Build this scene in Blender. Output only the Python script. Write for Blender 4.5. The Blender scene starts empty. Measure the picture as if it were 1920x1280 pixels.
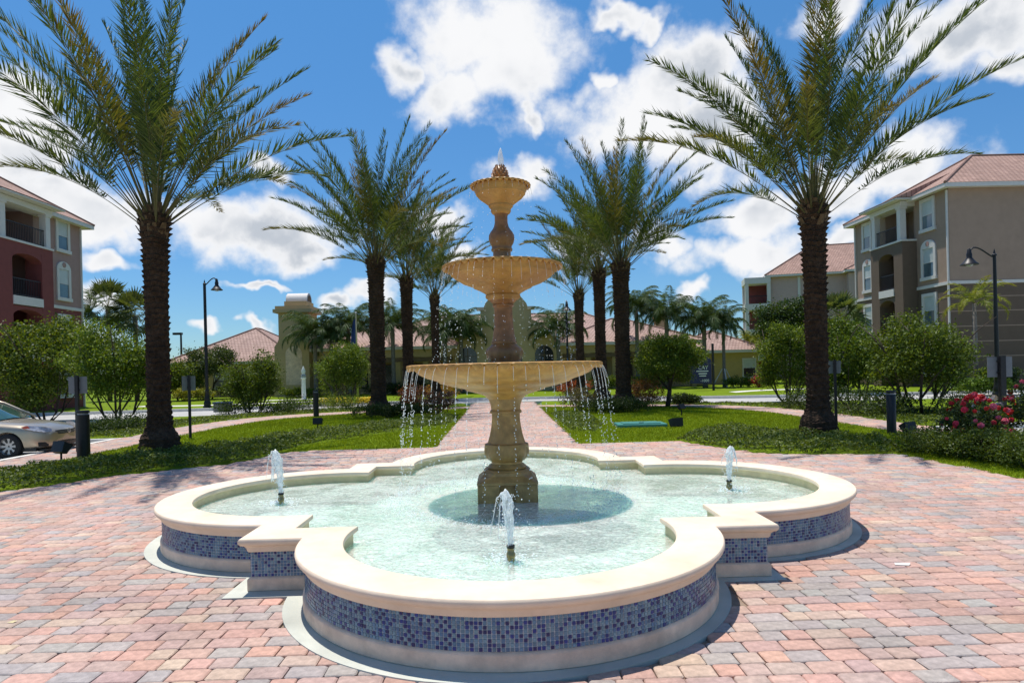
import bpy, bmesh, math, random
import numpy as np
from mathutils import Vector, Matrix

S = bpy.context.scene
COL = S.collection
R = math.radians
PI = math.pi

# ------------------------------------------------------------------ camera
F, Y0, ROLL, YAW, CX, CY, CH = 1242., 695., .0243, -.0158, -.037, -7.551, 1.744
cam = bpy.data.cameras.new('camera'); camo = bpy.data.objects.new('camera', cam); COL.objects.link(camo)
cam.sensor_fit = 'HORIZONTAL'; cam.sensor_width = 36; cam.lens = F / 1920 * 36
cam.shift_y = (Y0 - 640) / 1920; cam.clip_start = .05; cam.clip_end = 6000
_r = Vector((math.cos(YAW), math.sin(YAW), 0)); _f = Vector((-math.sin(YAW), math.cos(YAW), 0)); _u = Vector((0, 0, 1))
_c, _s = math.cos(ROLL), math.sin(ROLL)
_R, _U = _r * _c - _u * _s, _r * _s + _u * _c
M = Matrix((_R, _U, -_f)).transposed().to_4x4(); M.translation = (CX, CY, CH)
camo.matrix_world = M
S.camera = camo

def ray(px, py):
    a, b = px - 960, py - Y0
    u = _c * a - _s * b; v = _s * a + _c * b
    return Vector((u / F * math.cos(YAW) - math.sin(YAW), u / F * math.sin(YAW) + math.cos(YAW), -v / F))
def G(px, py, z=0.):                         # photo pixel -> point on the ground
    r = ray(px, py); t = (z - CH) / r.z
    return Vector((CX + r.x * t, CY + r.y * t, z))
def AT(px, py, Y):                           # photo pixel -> point on the plane y = Y
    r = ray(px, py); t = (Y - CY) / r.y
    return Vector((CX + r.x * t, Y, CH + r.z * t))

# ------------------------------------------------------------------ sun, sky, exposure
SUN_EL, SUN_AZ = R(75), math.atan2(-.6, .8)        # azimuth from +Y towards +X
sd = Vector((math.sin(SUN_AZ) * math.cos(SUN_EL), math.cos(SUN_AZ) * math.cos(SUN_EL), math.sin(SUN_EL)))
sl = bpy.data.lights.new('sun', 'SUN'); sl.energy = 4.6; sl.angle = R(.53); sl.color = (1, .95, .87)
so = bpy.data.objects.new('sun', sl); COL.objects.link(so)
so.rotation_euler = sd.to_track_quat('Z', 'Y').to_euler()
S.view_settings.view_transform = 'Standard'; S.view_settings.look = 'None'
S.view_settings.exposure = 0.2; S.view_settings.gamma = 1
S.render.engine = 'CYCLES'
S.cycles.max_bounces = 8; S.cycles.transparent_max_bounces = 24

W = bpy.data.worlds.new('World'); S.world = W; W.use_nodes = True
def build_sky():
    nt = W.node_tree; N = nt.nodes; Lk = nt.links; N.clear()
    # --- cloud field group: direction in, density out
    g = bpy.data.node_groups.new('cloud_field', 'ShaderNodeTree')
    g.interface.new_socket('Dir', in_out='INPUT', socket_type='NodeSocketVector')
    g.interface.new_socket('D', in_out='OUTPUT', socket_type='NodeSocketFloat')
    n = g.nodes; l = g.links
    gi = n.new('NodeGroupInput'); go = n.new('NodeGroupOutput')
    def vm(op, a, b=None, sc=None):
        x = n.new('ShaderNodeVectorMath'); x.operation = op
        for i, q in enumerate((a, b)):
            if q is None: continue
            if isinstance(q, (tuple, Vector)): x.inputs[i].default_value = tuple(q)
            else: l.new(q, x.inputs[i])
        if sc is not None: x.inputs['Scale'].default_value = sc
        return x
    def mt(op, a, b=None, c=None):
        x = n.new('ShaderNodeMath'); x.operation = op
        for i, q in enumerate((a, b, c)):
            if q is None: continue
            if isinstance(q, (int, float)): x.inputs[i].default_value = q
            else: l.new(q, x.inputs[i])
        return x.outputs[0]
    d = gi.outputs[0]
    def nz(scale, det, rough=.55):
        x = n.new('ShaderNodeTexNoise'); x.inputs['Scale'].default_value = scale
        x.inputs['Detail'].default_value = det; x.inputs['Roughness'].default_value = rough
        l.new(d, x.inputs['Vector']); return x
    w1 = nz(7., 3.); w2 = nz(22., 3.)
    o1 = vm('SCALE', vm('SUBTRACT', w1.outputs['Color'], (.5, .5, .5)).outputs[0], sc=.11)
    o2 = vm('SCALE', vm('SUBTRACT', w2.outputs['Color'], (.5, .5, .5)).outputs[0], sc=.05)
    dw = vm('ADD', vm('ADD', d, o1.outputs[0]).outputs[0], o2.outputs[0]).outputs[0]
    # the cumulus of the photograph (centre pixel, half width, half height, weight)
    B = [(905,70,165,120,1), (870,185,120,50,1), (745,105,55,45,.8), (960,150,90,70,1), (990,222,30,18,.7),
         (1290,140,95,85,1), (1190,225,150,80,1), (1310,250,140,90,1), (1120,135,30,25,.6),
         (1165,22,75,24,.62), (1215,30,35,20,.6), (40,270,150,120,1), (130,375,190,62,1), (30,160,90,60,.9),
         (490,440,160,58,1), (500,322,34,30,.85), (390,410,90,50,1), (570,465,80,30,.9), (200,476,62,22,.75),
         (960,335,75,52,.85), (985,300,50,30,.8), (830,415,60,35,.8), (870,500,50,36,.8),
         (1415,405,82,46,.95), (1400,482,130,42,.9), (1250,455,62,32,.85), (1090,470,60,40,.7),
         (1690,315,115,52,1), (1600,350,80,50,1), (1835,50,190,70,1), (1890,110,90,40,.9), (1560,20,90,40,.9),
         (1300,548,34,20,.75), (700,552,60,26,.75), (640,560,40,20,.7), (1590,450,60,26,.8), (190,560,60,30,.8),
         (500,598,40,14,.6), (480,540,80,10,.5), (100,620,120,30,.8), (1500,520,90,26,.7), (400,600,30,14,.6)]
    acc = None
    def blob(dw, c, rx, ry, wt, acc):
        """distance from a cloud's centre in units of its half width and height"""
        c = c.normalized(); e1 = Vector((c.y, -c.x, 0)).normalized(); e2 = e1.cross(c).normalized()
        if e2.z < 0: e2 = -e2; e1 = -e1
        mp = n.new('ShaderNodeMapping'); mp.vector_type = 'TEXTURE'
        mp.inputs['Location'].default_value = c; mp.inputs['Rotation'].default_value = Matrix((e1, e2, e1.cross(e2))).transposed().to_euler()
        mp.inputs['Scale'].default_value = (rx * wt, ry * wt, max(rx, ry))
        l.new(dw, mp.inputs['Vector']); v = vm('LENGTH', mp.outputs[0]).outputs['Value']
        return v if acc is None else mt('MINIMUM', acc, v)
    for i, (x, y, rx, ry, wt) in enumerate(B):
        c = ray(x, y); k = c.length
        if i and i % 6 == 0:                         # keeps the shader's working set small
            q = n.new('ShaderNodeVectorMath'); q.operation = 'MULTIPLY_ADD'; l.new(acc, q.inputs[0]); q.inputs[1].default_value = (1e-7,) * 3; l.new(dw, q.inputs[2]); dw = q.outputs[0]
        acc = blob(dw, c, rx / F / k * 1.28, ry / F / k * 1.3, .6 + .4 * wt, acc)
    acc = mt('MULTIPLY_ADD', acc, -.8, .8)
    acc = mt('MAXIMUM', acc, -1.2)
    # the same kind of sky all round, beside and behind the view
    sp = n.new('ShaderNodeSeparateXYZ'); l.new(d, sp.inputs[0])
    rest = mt('MULTIPLY_ADD', nz(3.6, 2.).outputs['Fac'], 5., -2.95)
    side = n.new('ShaderNodeMapRange'); side.inputs[1].default_value = .66; side.inputs[2].default_value = .5
    side.inputs[3].default_value = -1.5; side.inputs[4].default_value = 0; l.new(sp.outputs['Y'], side.inputs[0])
    acc = mt('MAXIMUM', acc, mt('ADD', mt('MINIMUM', rest, .9), side.outputs[0]))
    fine = nz(15., 7., .6).outputs['Fac']; mid = nz(5.5, 4.).outputs['Fac']
    v = mt('ADD', acc, mt('MULTIPLY', mt('SUBTRACT', fine, .5), 1.1))
    v = mt('ADD', v, mt('MULTIPLY', mt('SUBTRACT', mid, .5), .5))
    l.new(v, go.inputs[0])
    # --- world
    tc = N.new('ShaderNodeTexCoord'); vec = tc.outputs['Generated']
    sky = N.new('ShaderNodeTexSky'); sky.sky_type = 'NISHITA'; sky.sun_disc = False
    sky.sun_elevation = SUN_EL; sky.sun_rotation = SUN_AZ % (2 * PI)
    sky.altitude = 0; sky.air_density = 1.0; sky.dust_density = 0.; sky.ozone_density = 2.5
    sat = N.new('ShaderNodeHueSaturation'); sat.inputs['Saturation'].default_value = 1.18; sat.inputs['Value'].default_value = 1.22
    Lk.new(sky.outputs[0], sat.inputs['Color'])
    tint = N.new('ShaderNodeMix'); tint.data_type = 'RGBA'; tint.blend_type = 'MULTIPLY'; tint.inputs['Factor'].default_value = 1
    Lk.new(sat.outputs[0], tint.inputs['A'])
    sx = N.new('ShaderNodeSeparateXYZ'); Lk.new(vec, sx.inputs[0])
    low = N.new('ShaderNodeMapRange'); low.inputs[1].default_value = 0; low.inputs[2].default_value = .5; Lk.new(sx.outputs['Z'], low.inputs[0])
    lc = N.new('ShaderNodeMix'); lc.data_type = 'RGBA'; Lk.new(low.outputs[0], lc.inputs['Factor'])
    lc.inputs['A'].default_value = (.40, .56, .74, 1); lc.inputs['B'].default_value = (.72, .97, 1.02, 1); Lk.new(lc.outputs['Result'], tint.inputs['B'])
    def cf(off):
        x = N.new('ShaderNodeGroup'); x.node_tree = g
        a = N.new('ShaderNodeVectorMath'); a.operation = 'ADD'; a.inputs[1].default_value = off
        nn = N.new('ShaderNodeVectorMath'); nn.operation = 'NORMALIZE'
        Lk.new(vec, a.inputs[0]); Lk.new(a.outputs[0], nn.inputs[0]); Lk.new(nn.outputs[0], x.inputs[0]); return x.outputs[0]
    def mr(v, a, b, c=0., e=1., t='SMOOTHSTEP'):
        x = N.new('ShaderNodeMapRange'); x.interpolation_type = t
        x.inputs[1].default_value = a; x.inputs[2].default_value = b; x.inputs[3].default_value = c; x.inputs[4].default_value = e
        Lk.new(v, x.inputs[0]); return x.outputs[0]
    D0 = cf((0, 0, 0))
    cov = mr(D0, -.02, .5)
    sn = N.new('ShaderNodeTexNoise'); sn.inputs['Scale'].default_value = 6.; sn.inputs['Detail'].default_value = 4; Lk.new(vec, sn.inputs['Vector'])
    shade = mr(sn.outputs['Fac'], .40, .62)            # grey bellies where the cloud is thick
    thick = mr(D0, .35, .8)
    mul = N.new('ShaderNodeMath'); mul.operation = 'MULTIPLY'; Lk.new(shade, mul.inputs[0]); Lk.new(thick, mul.inputs[1])
    cc = N.new('ShaderNodeMix'); cc.data_type = 'RGBA'
    cc.inputs['A'].default_value = (8.2, 8.25, 8.4, 1); cc.inputs['B'].default_value = (4.7, 5.1, 5.7, 1)
    Lk.new(mul.outputs[0], cc.inputs['Factor'])
    mx = N.new('ShaderNodeMix'); mx.data_type = 'RGBA'
    Lk.new(cov, mx.inputs['Factor']); Lk.new(tint.outputs['Result'], mx.inputs['A']); Lk.new(cc.outputs['Result'], mx.inputs['B'])
    bg = N.new('ShaderNodeBackground'); bg.inputs['Strength'].default_value = .1
    out = N.new('ShaderNodeOutputWorld'); Lk.new(mx.outputs['Result'], bg.inputs[0]); Lk.new(bg.outputs[0], out.inputs[0])
build_sky()
try:
    W.cycles.sampling_method = 'MANUAL'; W.cycles.sample_map_resolution = 512
except Exception: pass

# ------------------------------------------------------------------ materials
MATS = {}
def pm(name, base, var=.15, scale=6., rough=.75, bump=.0, bscale=30., metallic=0., attr=False, hue=None, spec=.5, translucent=0., dirt=None, coat=0.):
    """procedural material: noise-varied colour, optional colour attribute, bump, translucency"""
    m = bpy.data.materials.new(name); m.use_nodes = True; nt = m.node_tree; N = nt.nodes; L = nt.links
    b = N['Principled BSDF']; b.inputs['Roughness'].default_value = rough; b.inputs['Metallic'].default_value = metallic
    b.inputs['Specular IOR Level'].default_value = spec
    if coat: b.inputs['Coat Weight'].default_value = coat
    tc = N.new('ShaderNodeTexCoord')
    nz = N.new('ShaderNodeTexNoise'); nz.inputs['Scale'].default_value = scale; nz.inputs['Detail'].default_value = 6
    L.new(tc.outputs['Object'], nz.inputs['Vector'])
    rp = N.new('ShaderNodeMapRange'); rp.inputs[1].default_value = .3; rp.inputs[2].default_value = .7
    rp.inputs[3].default_value = 1 - var; rp.inputs[4].default_value = 1 + var
    L.new(nz.outputs['Fac'], rp.inputs[0])
    mx = N.new('ShaderNodeMix'); mx.data_type = 'RGBA'; mx.blend_type = 'MULTIPLY'; mx.inputs['Factor'].default_value = 1
    if attr:
        at = N.new('ShaderNodeAttribute'); at.attribute_name = 'Col'; src = at.outputs['Color']
        m2 = N.new('ShaderNodeMix'); m2.data_type = 'RGBA'; m2.blend_type = 'MULTIPLY'; m2.inputs['Factor'].default_value = 1
        m2.inputs['A'].default_value = (*base, 1); L.new(src, m2.inputs['B']); L.new(m2.outputs['Result'], mx.inputs['A'])
    else: mx.inputs['A'].default_value = (*base, 1)
    L.new(rp.outputs[0], mx.inputs['B']); colour = mx.outputs['Result']
    if hue is not None or dirt is not None:
        n2 = N.new('ShaderNodeTexNoise'); n2.inputs['Scale'].default_value = scale * .23; n2.inputs['Detail'].default_value = 5
        n2.inputs['Roughness'].default_value = .65
        L.new(tc.outputs['Object'], n2.inputs['Vector'])
        r2 = N.new('ShaderNodeMapRange'); r2.inputs[1].default_value = .42; r2.inputs[2].default_value = .68
        r2.inputs[4].default_value = .8
        L.new(n2.outputs['Fac'], r2.inputs[0])
        m3 = N.new('ShaderNodeMix'); m3.data_type = 'RGBA'; L.new(r2.outputs[0], m3.inputs['Factor'])
        L.new(colour, m3.inputs['A']); m3.inputs['B'].default_value = (*(hue or dirt), 1); colour = m3.outputs['Result']
    L.new(colour, b.inputs['Base Color'])
    if bump:
        n3 = N.new('ShaderNodeTexNoise'); n3.inputs['Scale'].default_value = bscale; n3.inputs['Detail'].default_value = 5
        L.new(tc.outputs['Object'], n3.inputs['Vector'])
        bp = N.new('ShaderNodeBump'); bp.inputs['Strength'].default_value = bump; bp.inputs['Distance'].default_value = .02
        L.new(n3.outputs['Fac'], bp.inputs['Height']); L.new(bp.outputs[0], b.inputs['Normal'])
    if translucent:
        tr = N.new('ShaderNodeBsdfTranslucent')
        tm = N.new('ShaderNodeMix'); tm.data_type = 'RGBA'; tm.blend_type = 'MULTIPLY'; tm.inputs['Factor'].default_value = 1
        L.new(colour, tm.inputs['A']); tm.inputs['B'].default_value = (1.35, 1.15, .35, 1); L.new(tm.outputs['Result'], tr.inputs['Color'])
        sh = N.new('ShaderNodeMixShader'); sh.inputs[0].default_value = translucent
        L.new(b.outputs[0], sh.inputs[1]); L.new(tr.outputs[0], sh.inputs[2]); L.new(sh.outputs[0], N['Material Output'].inputs['Surface'])
    MATS[name] = m
    return m

pm('paver', (1, 1, 1), .20, 22., .88, .35, 90., attr=True)
pm('sand_bed', (.27, .20, .15), .25, 14., .95, .3, 60.)
pm('tile', (1, 1, 1), .08, 40., .3, attr=True, spec=.45)
pm('grout', (.72, .71, .70), .12, 40., .8)
pm('coping', (.80, .655, .50), .05, 7., .7, .10, 120., dirt=(.70, .55, .40))
pm('plinth', (.82, .62, .455), .12, 9., .8, .25, 110., dirt=(.66, .48, .35))
pm('inner_wall', (.68, .56, .34), .16, 6., .6, .1, 60., dirt=(.44, .42, .22))
pm('pool_floor', (.70, .86, .77), .06, 5., .7, .05, 40.)
pm('apron', (.50, .51, .45), .10, 8., .85, .2, 70.)
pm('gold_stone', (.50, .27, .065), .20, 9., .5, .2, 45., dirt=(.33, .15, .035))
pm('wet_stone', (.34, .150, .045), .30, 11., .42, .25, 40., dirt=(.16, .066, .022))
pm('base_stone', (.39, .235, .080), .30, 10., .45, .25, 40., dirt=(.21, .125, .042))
pm('lawn', (.135, .195, .007), .20, 3.2, .95, .4, 130., dirt=(.105, .165, .007), spec=.1)
pm('far_ground', (.10, .17, .02), .2, .4, .95, dirt=(.08, .14, .02), spec=.1)
pm('blade', (1, 1, 1), .1, 3., .7, attr=True, translucent=.35, spec=.2)
pm('soil', (.06, .045, .03), .25, 9., .95, .3, 40.)
pm('leaf', (1, 1, 1), .12, 8., .55, attr=True, translucent=.38, spec=.35)
pm('frond', (1, 1, 1), .12, 6., .55, attr=True, translucent=.38, spec=.3)
pm('petal', (1, 1, 1), .1, 9., .6, attr=True, translucent=.25)
pm('bark', (.07, .05, .038), .35, 14., .95, .5, 45.)
pm('palm_trunk', (.062, .039, .025), .45, 11., .95, .5, 55., dirt=(.026, .016, .011), spec=.15)
pm('palm_boot', (.12, .075, .034), .35, 12., .9, .3, 40.)
pm('queen_trunk', (.16, .14, .12), .25, 9., .9, .3, 40.)
pm('road', (.40, .39, .375), .06, 3., .9, .12, 80.)
pm('kerb', (.66, .64, .59), .08, 5., .85, .15, 60.)
pm('black_metal', (.018, .018, .02), .2, 20., .45, metallic=.4)
pm('grey_sign', (.17, .175, .18), .08, 9., .6)
pm('green_lid', (.04, .20, .17), .12, 9., .5, .05)
pm('lens_glass', (.30, .32, .36), .05, 9., .15)
pm('brass', (.30, .25, .12), .2, 30., .35, metallic=.8)
pm('stucco_taupe', (.34, .235, .172), .05, 3., .9, .12, 60.)
pm('stucco_brown', (.135, .092, .064), .06, 3., .9, .12, 60.)
pm('stucco_pink', (.36, .225, .195), .05, 3., .9, .12, 60.)
pm('stucco_maroon', (.20, .052, .045), .07, 3., .9, .12, 60.)
pm('stucco_mauve', (.50, .36, .33), .05, 3., .9)
pm('white_trim', (.64, .60, .56), .04, 5., .7)
pm('pane_blue', (.10, .14, .155), .3, 1.2, .08, spec=.8)
pm('pane_blind', (.48, .51, .49), .08, 2., .4)
pm('dark_glass', (.02, .022, .026), .3, 3., .1, spec=.7)
pm('club_wall', (.52, .385, .20), .05, 2., .9, .1, 50., dirt=(.46, .335, .175))
pm('club_yellow', (.46, .33, .13), .05, 2., .9)
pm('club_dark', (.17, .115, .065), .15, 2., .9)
pm('flag_blue', (.02, .05, .16), .1, 4., .8)
pm('sign_blue', (.012, .015, .085), .1, 6., .5)
pm('white_paint', (.8, .8, .78), .03, 6., .6)
pm('seal_yellow', (.62, .52, .28), .1, 20., .6)
pm('car_paint', (.40, .335, .25), .03, 9., .32, metallic=.65, coat=.7)
pm('rubber', (.015, .015, .015), .2, 30., .85)
pm('alloy', (.42, .42, .42), .06, 20., .35, metallic=.8)
pm('car_black', (.012, .012, .012), .1, 9., .5)
pm('headlamp', (.45, .48, .56), .35, 16., .12, spec=.9)
pm('amber', (.50, .10, .05), .1, 20., .25)
pm('windscreen', (.03, .075, .055), .4, 3., .05, spec=.9)

def stain(name, scale, lo, hi, d0=.45, d1=.72):
    """large uneven wear laid over a material in world position"""
    m = MATS[name]; nt = m.node_tree; N = nt.nodes; L = nt.links; b = N['Principled BSDF']
    gp = N.new('ShaderNodeNewGeometry'); nz = N.new('ShaderNodeTexNoise'); nz.inputs['Scale'].default_value = scale; nz.inputs['Detail'].default_value = 7; nz.inputs['Roughness'].default_value = .68
    L.new(gp.outputs['Position'], nz.inputs['Vector']); r = N.new('ShaderNodeMapRange'); r.inputs[1].default_value = d0; r.inputs[2].default_value = d1; r.inputs[3].default_value = hi; r.inputs[4].default_value = lo
    L.new(nz.outputs['Fac'], r.inputs[0]); old = b.inputs['Base Color'].links[0].from_socket
    mx = N.new('ShaderNodeMix'); mx.data_type = 'RGBA'; mx.blend_type = 'MULTIPLY'; mx.inputs['Factor'].default_value = 1
    L.new(old, mx.inputs['A']); L.new(r.outputs[0], mx.inputs['B']); L.new(mx.outputs['Result'], b.inputs['Base Color'])
stain('paver', 1.1, .74, 1.08); stain('coping', 2.2, .84, 1.03, .5, .75); stain('plinth', 3., .72, 1.05); stain('apron', 2., .7, 1.05); stain('lawn', .5, .78, 1.12)
stain('stucco_taupe', .35, .88, 1.04); stain('stucco_pink', .35, .88, 1.04); stain('road', .4, .85, 1.05)
def roof_material(name, base, rot=0.):
    """barrel tile: rows and rolls as fine relief and colour"""
    m = pm(name, base, .16, 1.4, .85, dirt=tuple(c * .84 for c in base)); nt = m.node_tree; N = nt.nodes; L = nt.links
    b = N['Principled BSDF']; tc = N.new('ShaderNodeTexCoord')
    br = N.new('ShaderNodeTexBrick'); br.inputs['Scale'].default_value = 1
    br.inputs['Brick Width'].default_value = .30; br.inputs['Row Height'].default_value = .36; br.inputs['Mortar Size'].default_value = .035
    br.inputs['Color1'].default_value = (1, 1, 1, 1); br.inputs['Color2'].default_value = (.78, .74, .72, 1); br.inputs['Mortar'].default_value = (.45, .38, .36, 1)
    L.new(tc.outputs['UV'], br.inputs['Vector'])
    old = b.inputs['Base Color'].links[0].from_socket
    mx = N.new('ShaderNodeMix'); mx.data_type = 'RGBA'; mx.blend_type = 'MULTIPLY'; mx.inputs['Factor'].default_value = .85
    L.new(old, mx.inputs['A']); L.new(br.outputs['Color'], mx.inputs['B']); L.new(mx.outputs['Result'], b.inputs['Base Color'])
    bp = N.new('ShaderNodeBump'); bp.inputs['Strength'].default_value = .6; bp.inputs['Distance'].default_value = .05
    L.new(br.outputs['Fac'], bp.inputs['Height']); bp.invert = True; L.new(bp.outputs[0], b.inputs['Normal'])
roof_material('roof_tile', (.42, .265, .21))
roof_material('roof_pink', (.45, .305, .255))

def water_material():
    m = bpy.data.materials.new('water'); m.use_nodes = True; nt = m.node_tree; N = nt.nodes; L = nt.links
    N.remove(N['Principled BSDF']); out = N['Material Output']
    tc = N.new('ShaderNodeTexCoord')
    def nz(s, d, w=0.):
        x = N.new('ShaderNodeTexNoise'); x.inputs['Scale'].default_value = s; x.inputs['Detail'].default_value = d
        x.inputs['Distortion'].default_value = w; L.new(tc.outputs['Object'], x.inputs['Vector']); return x.outputs['Fac']
    def math_(op, a, b):
        x = N.new('ShaderNodeMath'); x.operation = op
        for i, q in enumerate((a, b)):
            if isinstance(q, (int, float)): x.inputs[i].default_value = q
            else: L.new(q, x.inputs[i])
        return x.outputs[0]
    h = math_('ADD', math_('MULTIPLY', nz(5.5, 3., 1.6), 1.3), math_('MULTIPLY', nz(21., 3., .8), .5))
    bp = N.new('ShaderNodeBump'); bp.inputs['Strength'].default_value = 1.; bp.inputs['Distance'].default_value = .06; L.new(h, bp.inputs['Height'])
    gl = N.new('ShaderNodeBsdfGlossy'); gl.inputs['Roughness'].default_value = .06; L.new(bp.outputs[0], gl.inputs['Normal'])
    tr = N.new('ShaderNodeBsdfTransparent'); tr.inputs['Color'].default_value = (.86, .97, .94, 1)
    fr = N.new('ShaderNodeFresnel'); fr.inputs['IOR'].default_value = 1.33; L.new(bp.outputs[0], fr.inputs['Normal'])
    m1 = N.new('ShaderNodeMixShader'); L.new(fr.outputs[0], m1.inputs[0]); L.new(tr.outputs[0], m1.inputs[1]); L.new(gl.outputs[0], m1.inputs[2])
    # bubbles and churned water
    df = N.new('ShaderNodeBsdfPrincipled'); df.subsurface_method = 'BURLEY'; df.inputs['Base Color'].default_value = (.82, .92, .84, 1); L.new(bp.outputs[0], df.inputs['Normal'])
    df.inputs['Subsurface Weight'].default_value = .8; df.inputs['Subsurface Radius'].default_value = (.14, .40, .37); df.inputs['Subsurface Scale'].default_value = 1.; df.inputs['Roughness'].default_value = .25
    mr = N.new('ShaderNodeMapRange'); mr.inputs[1].default_value = .40; mr.inputs[2].default_value = .72; mr.inputs[3].default_value = .34; mr.inputs[4].default_value = .95
    L.new(math_('ADD', math_('MULTIPLY', nz(2.2, 4., .8), .5), math_('MULTIPLY', nz(30., 6., .8), .5)), mr.inputs[0])
    m2 = N.new('ShaderNodeMixShader'); L.new(mr.outputs[0], m2.inputs[0]); L.new(m1.outputs[0], m2.inputs[1]); L.new(df.outputs[0], m2.inputs[2])
    L.new(m2.outputs[0], out.inputs['Surface']); MATS['water'] = m
    # spray: white water
    m = bpy.data.materials.new('spray'); m.use_nodes = True; nt = m.node_tree; N = nt.nodes; L = nt.links
    b = N['Principled BSDF']; b.inputs['Base Color'].default_value = (.90, .94, .96, 1); b.inputs['Roughness'].default_value = .15
    tl = N.new('ShaderNodeBsdfTranslucent'); tl.inputs['Color'].default_value = (.92, .96, .98, 1)
    ms = N.new('ShaderNodeMixShader'); ms.inputs[0].default_value = .45; L.new(b.outputs[0], ms.inputs[1]); L.new(tl.outputs[0], ms.inputs[2])
    tp = N.new('ShaderNodeBsdfTransparent'); m3 = N.new('ShaderNodeMixShader'); m3.inputs[0].default_value = .22
    L.new(ms.outputs[0], m3.inputs[1]); L.new(tp.outputs[0], m3.inputs[2]); L.new(m3.outputs[0], N['Material Output'].inputs['Surface']); MATS['spray'] = m
    # thin trickles: mostly clear
    m = m.copy(); m.name = 'trickle'; [x for x in m.node_tree.nodes if x.type == 'MIX_SHADER'][-1].inputs[0].default_value = .5; MATS['trickle'] = m
water_material()
def jet_material():
    m = MATS['spray'].copy(); m.name = 'jet_water'; nt = m.node_tree; N = nt.nodes; L = nt.links; ms = [x for x in N if x.type == 'MIX_SHADER'][-1]
    tc = N.new('ShaderNodeTexCoord'); mp = N.new('ShaderNodeMapping'); mp.inputs['Scale'].default_value = (1, 1, .35); L.new(tc.outputs['Object'], mp.inputs[0])
    nz = N.new('ShaderNodeTexNoise'); nz.inputs['Scale'].default_value = 55; nz.inputs['Detail'].default_value = 4; L.new(mp.outputs[0], nz.inputs['Vector'])
    r = N.new('ShaderNodeMapRange'); r.inputs[1].default_value = .38; r.inputs[2].default_value = .66; r.inputs[3].default_value = .06; r.inputs[4].default_value = .82; L.new(nz.outputs['Fac'], r.inputs[0]); L.new(r.outputs[0], ms.inputs[0]); MATS['jet_water'] = m
jet_material()

# ------------------------------------------------------------------ helpers
def setcol(me, arr):
    a = me.color_attributes.new('Col', 'FLOAT_COLOR', 'POINT')
    c = np.ones((len(me.vertices), 4), np.float32); c[:, :3] = arr; a.data.foreach_set('color', c.ravel())
def link(name, me, mat, parent=None):
    if mat and not me.materials: me.materials.append(MATS[mat])
    o = bpy.data.objects.new(name, me); COL.objects.link(o)
    if parent: o.parent = parent
    return o
def tag(o, label=None, cat=None, group=None, kind=None):
    if label: o['label'] = label
    if cat: o['category'] = cat
    if group: o['group'] = group
    if kind: o['kind'] = kind
    return o
def thing(name, label, cat, loc=(0, 0, 0), rz=0., group=None):
    o = bpy.data.objects.new(name, None); COL.objects.link(o); o.location = loc; o.rotation_euler = (0, 0, rz)
    o.empty_display_size = .2
    return tag(o, label, cat, group)
def copy_tree(o, parent=None):
    c = o.copy(); COL.objects.link(c)
    if parent: c.parent = parent
    for ch in o.children: copy_tree(ch, c)
    return c

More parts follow.
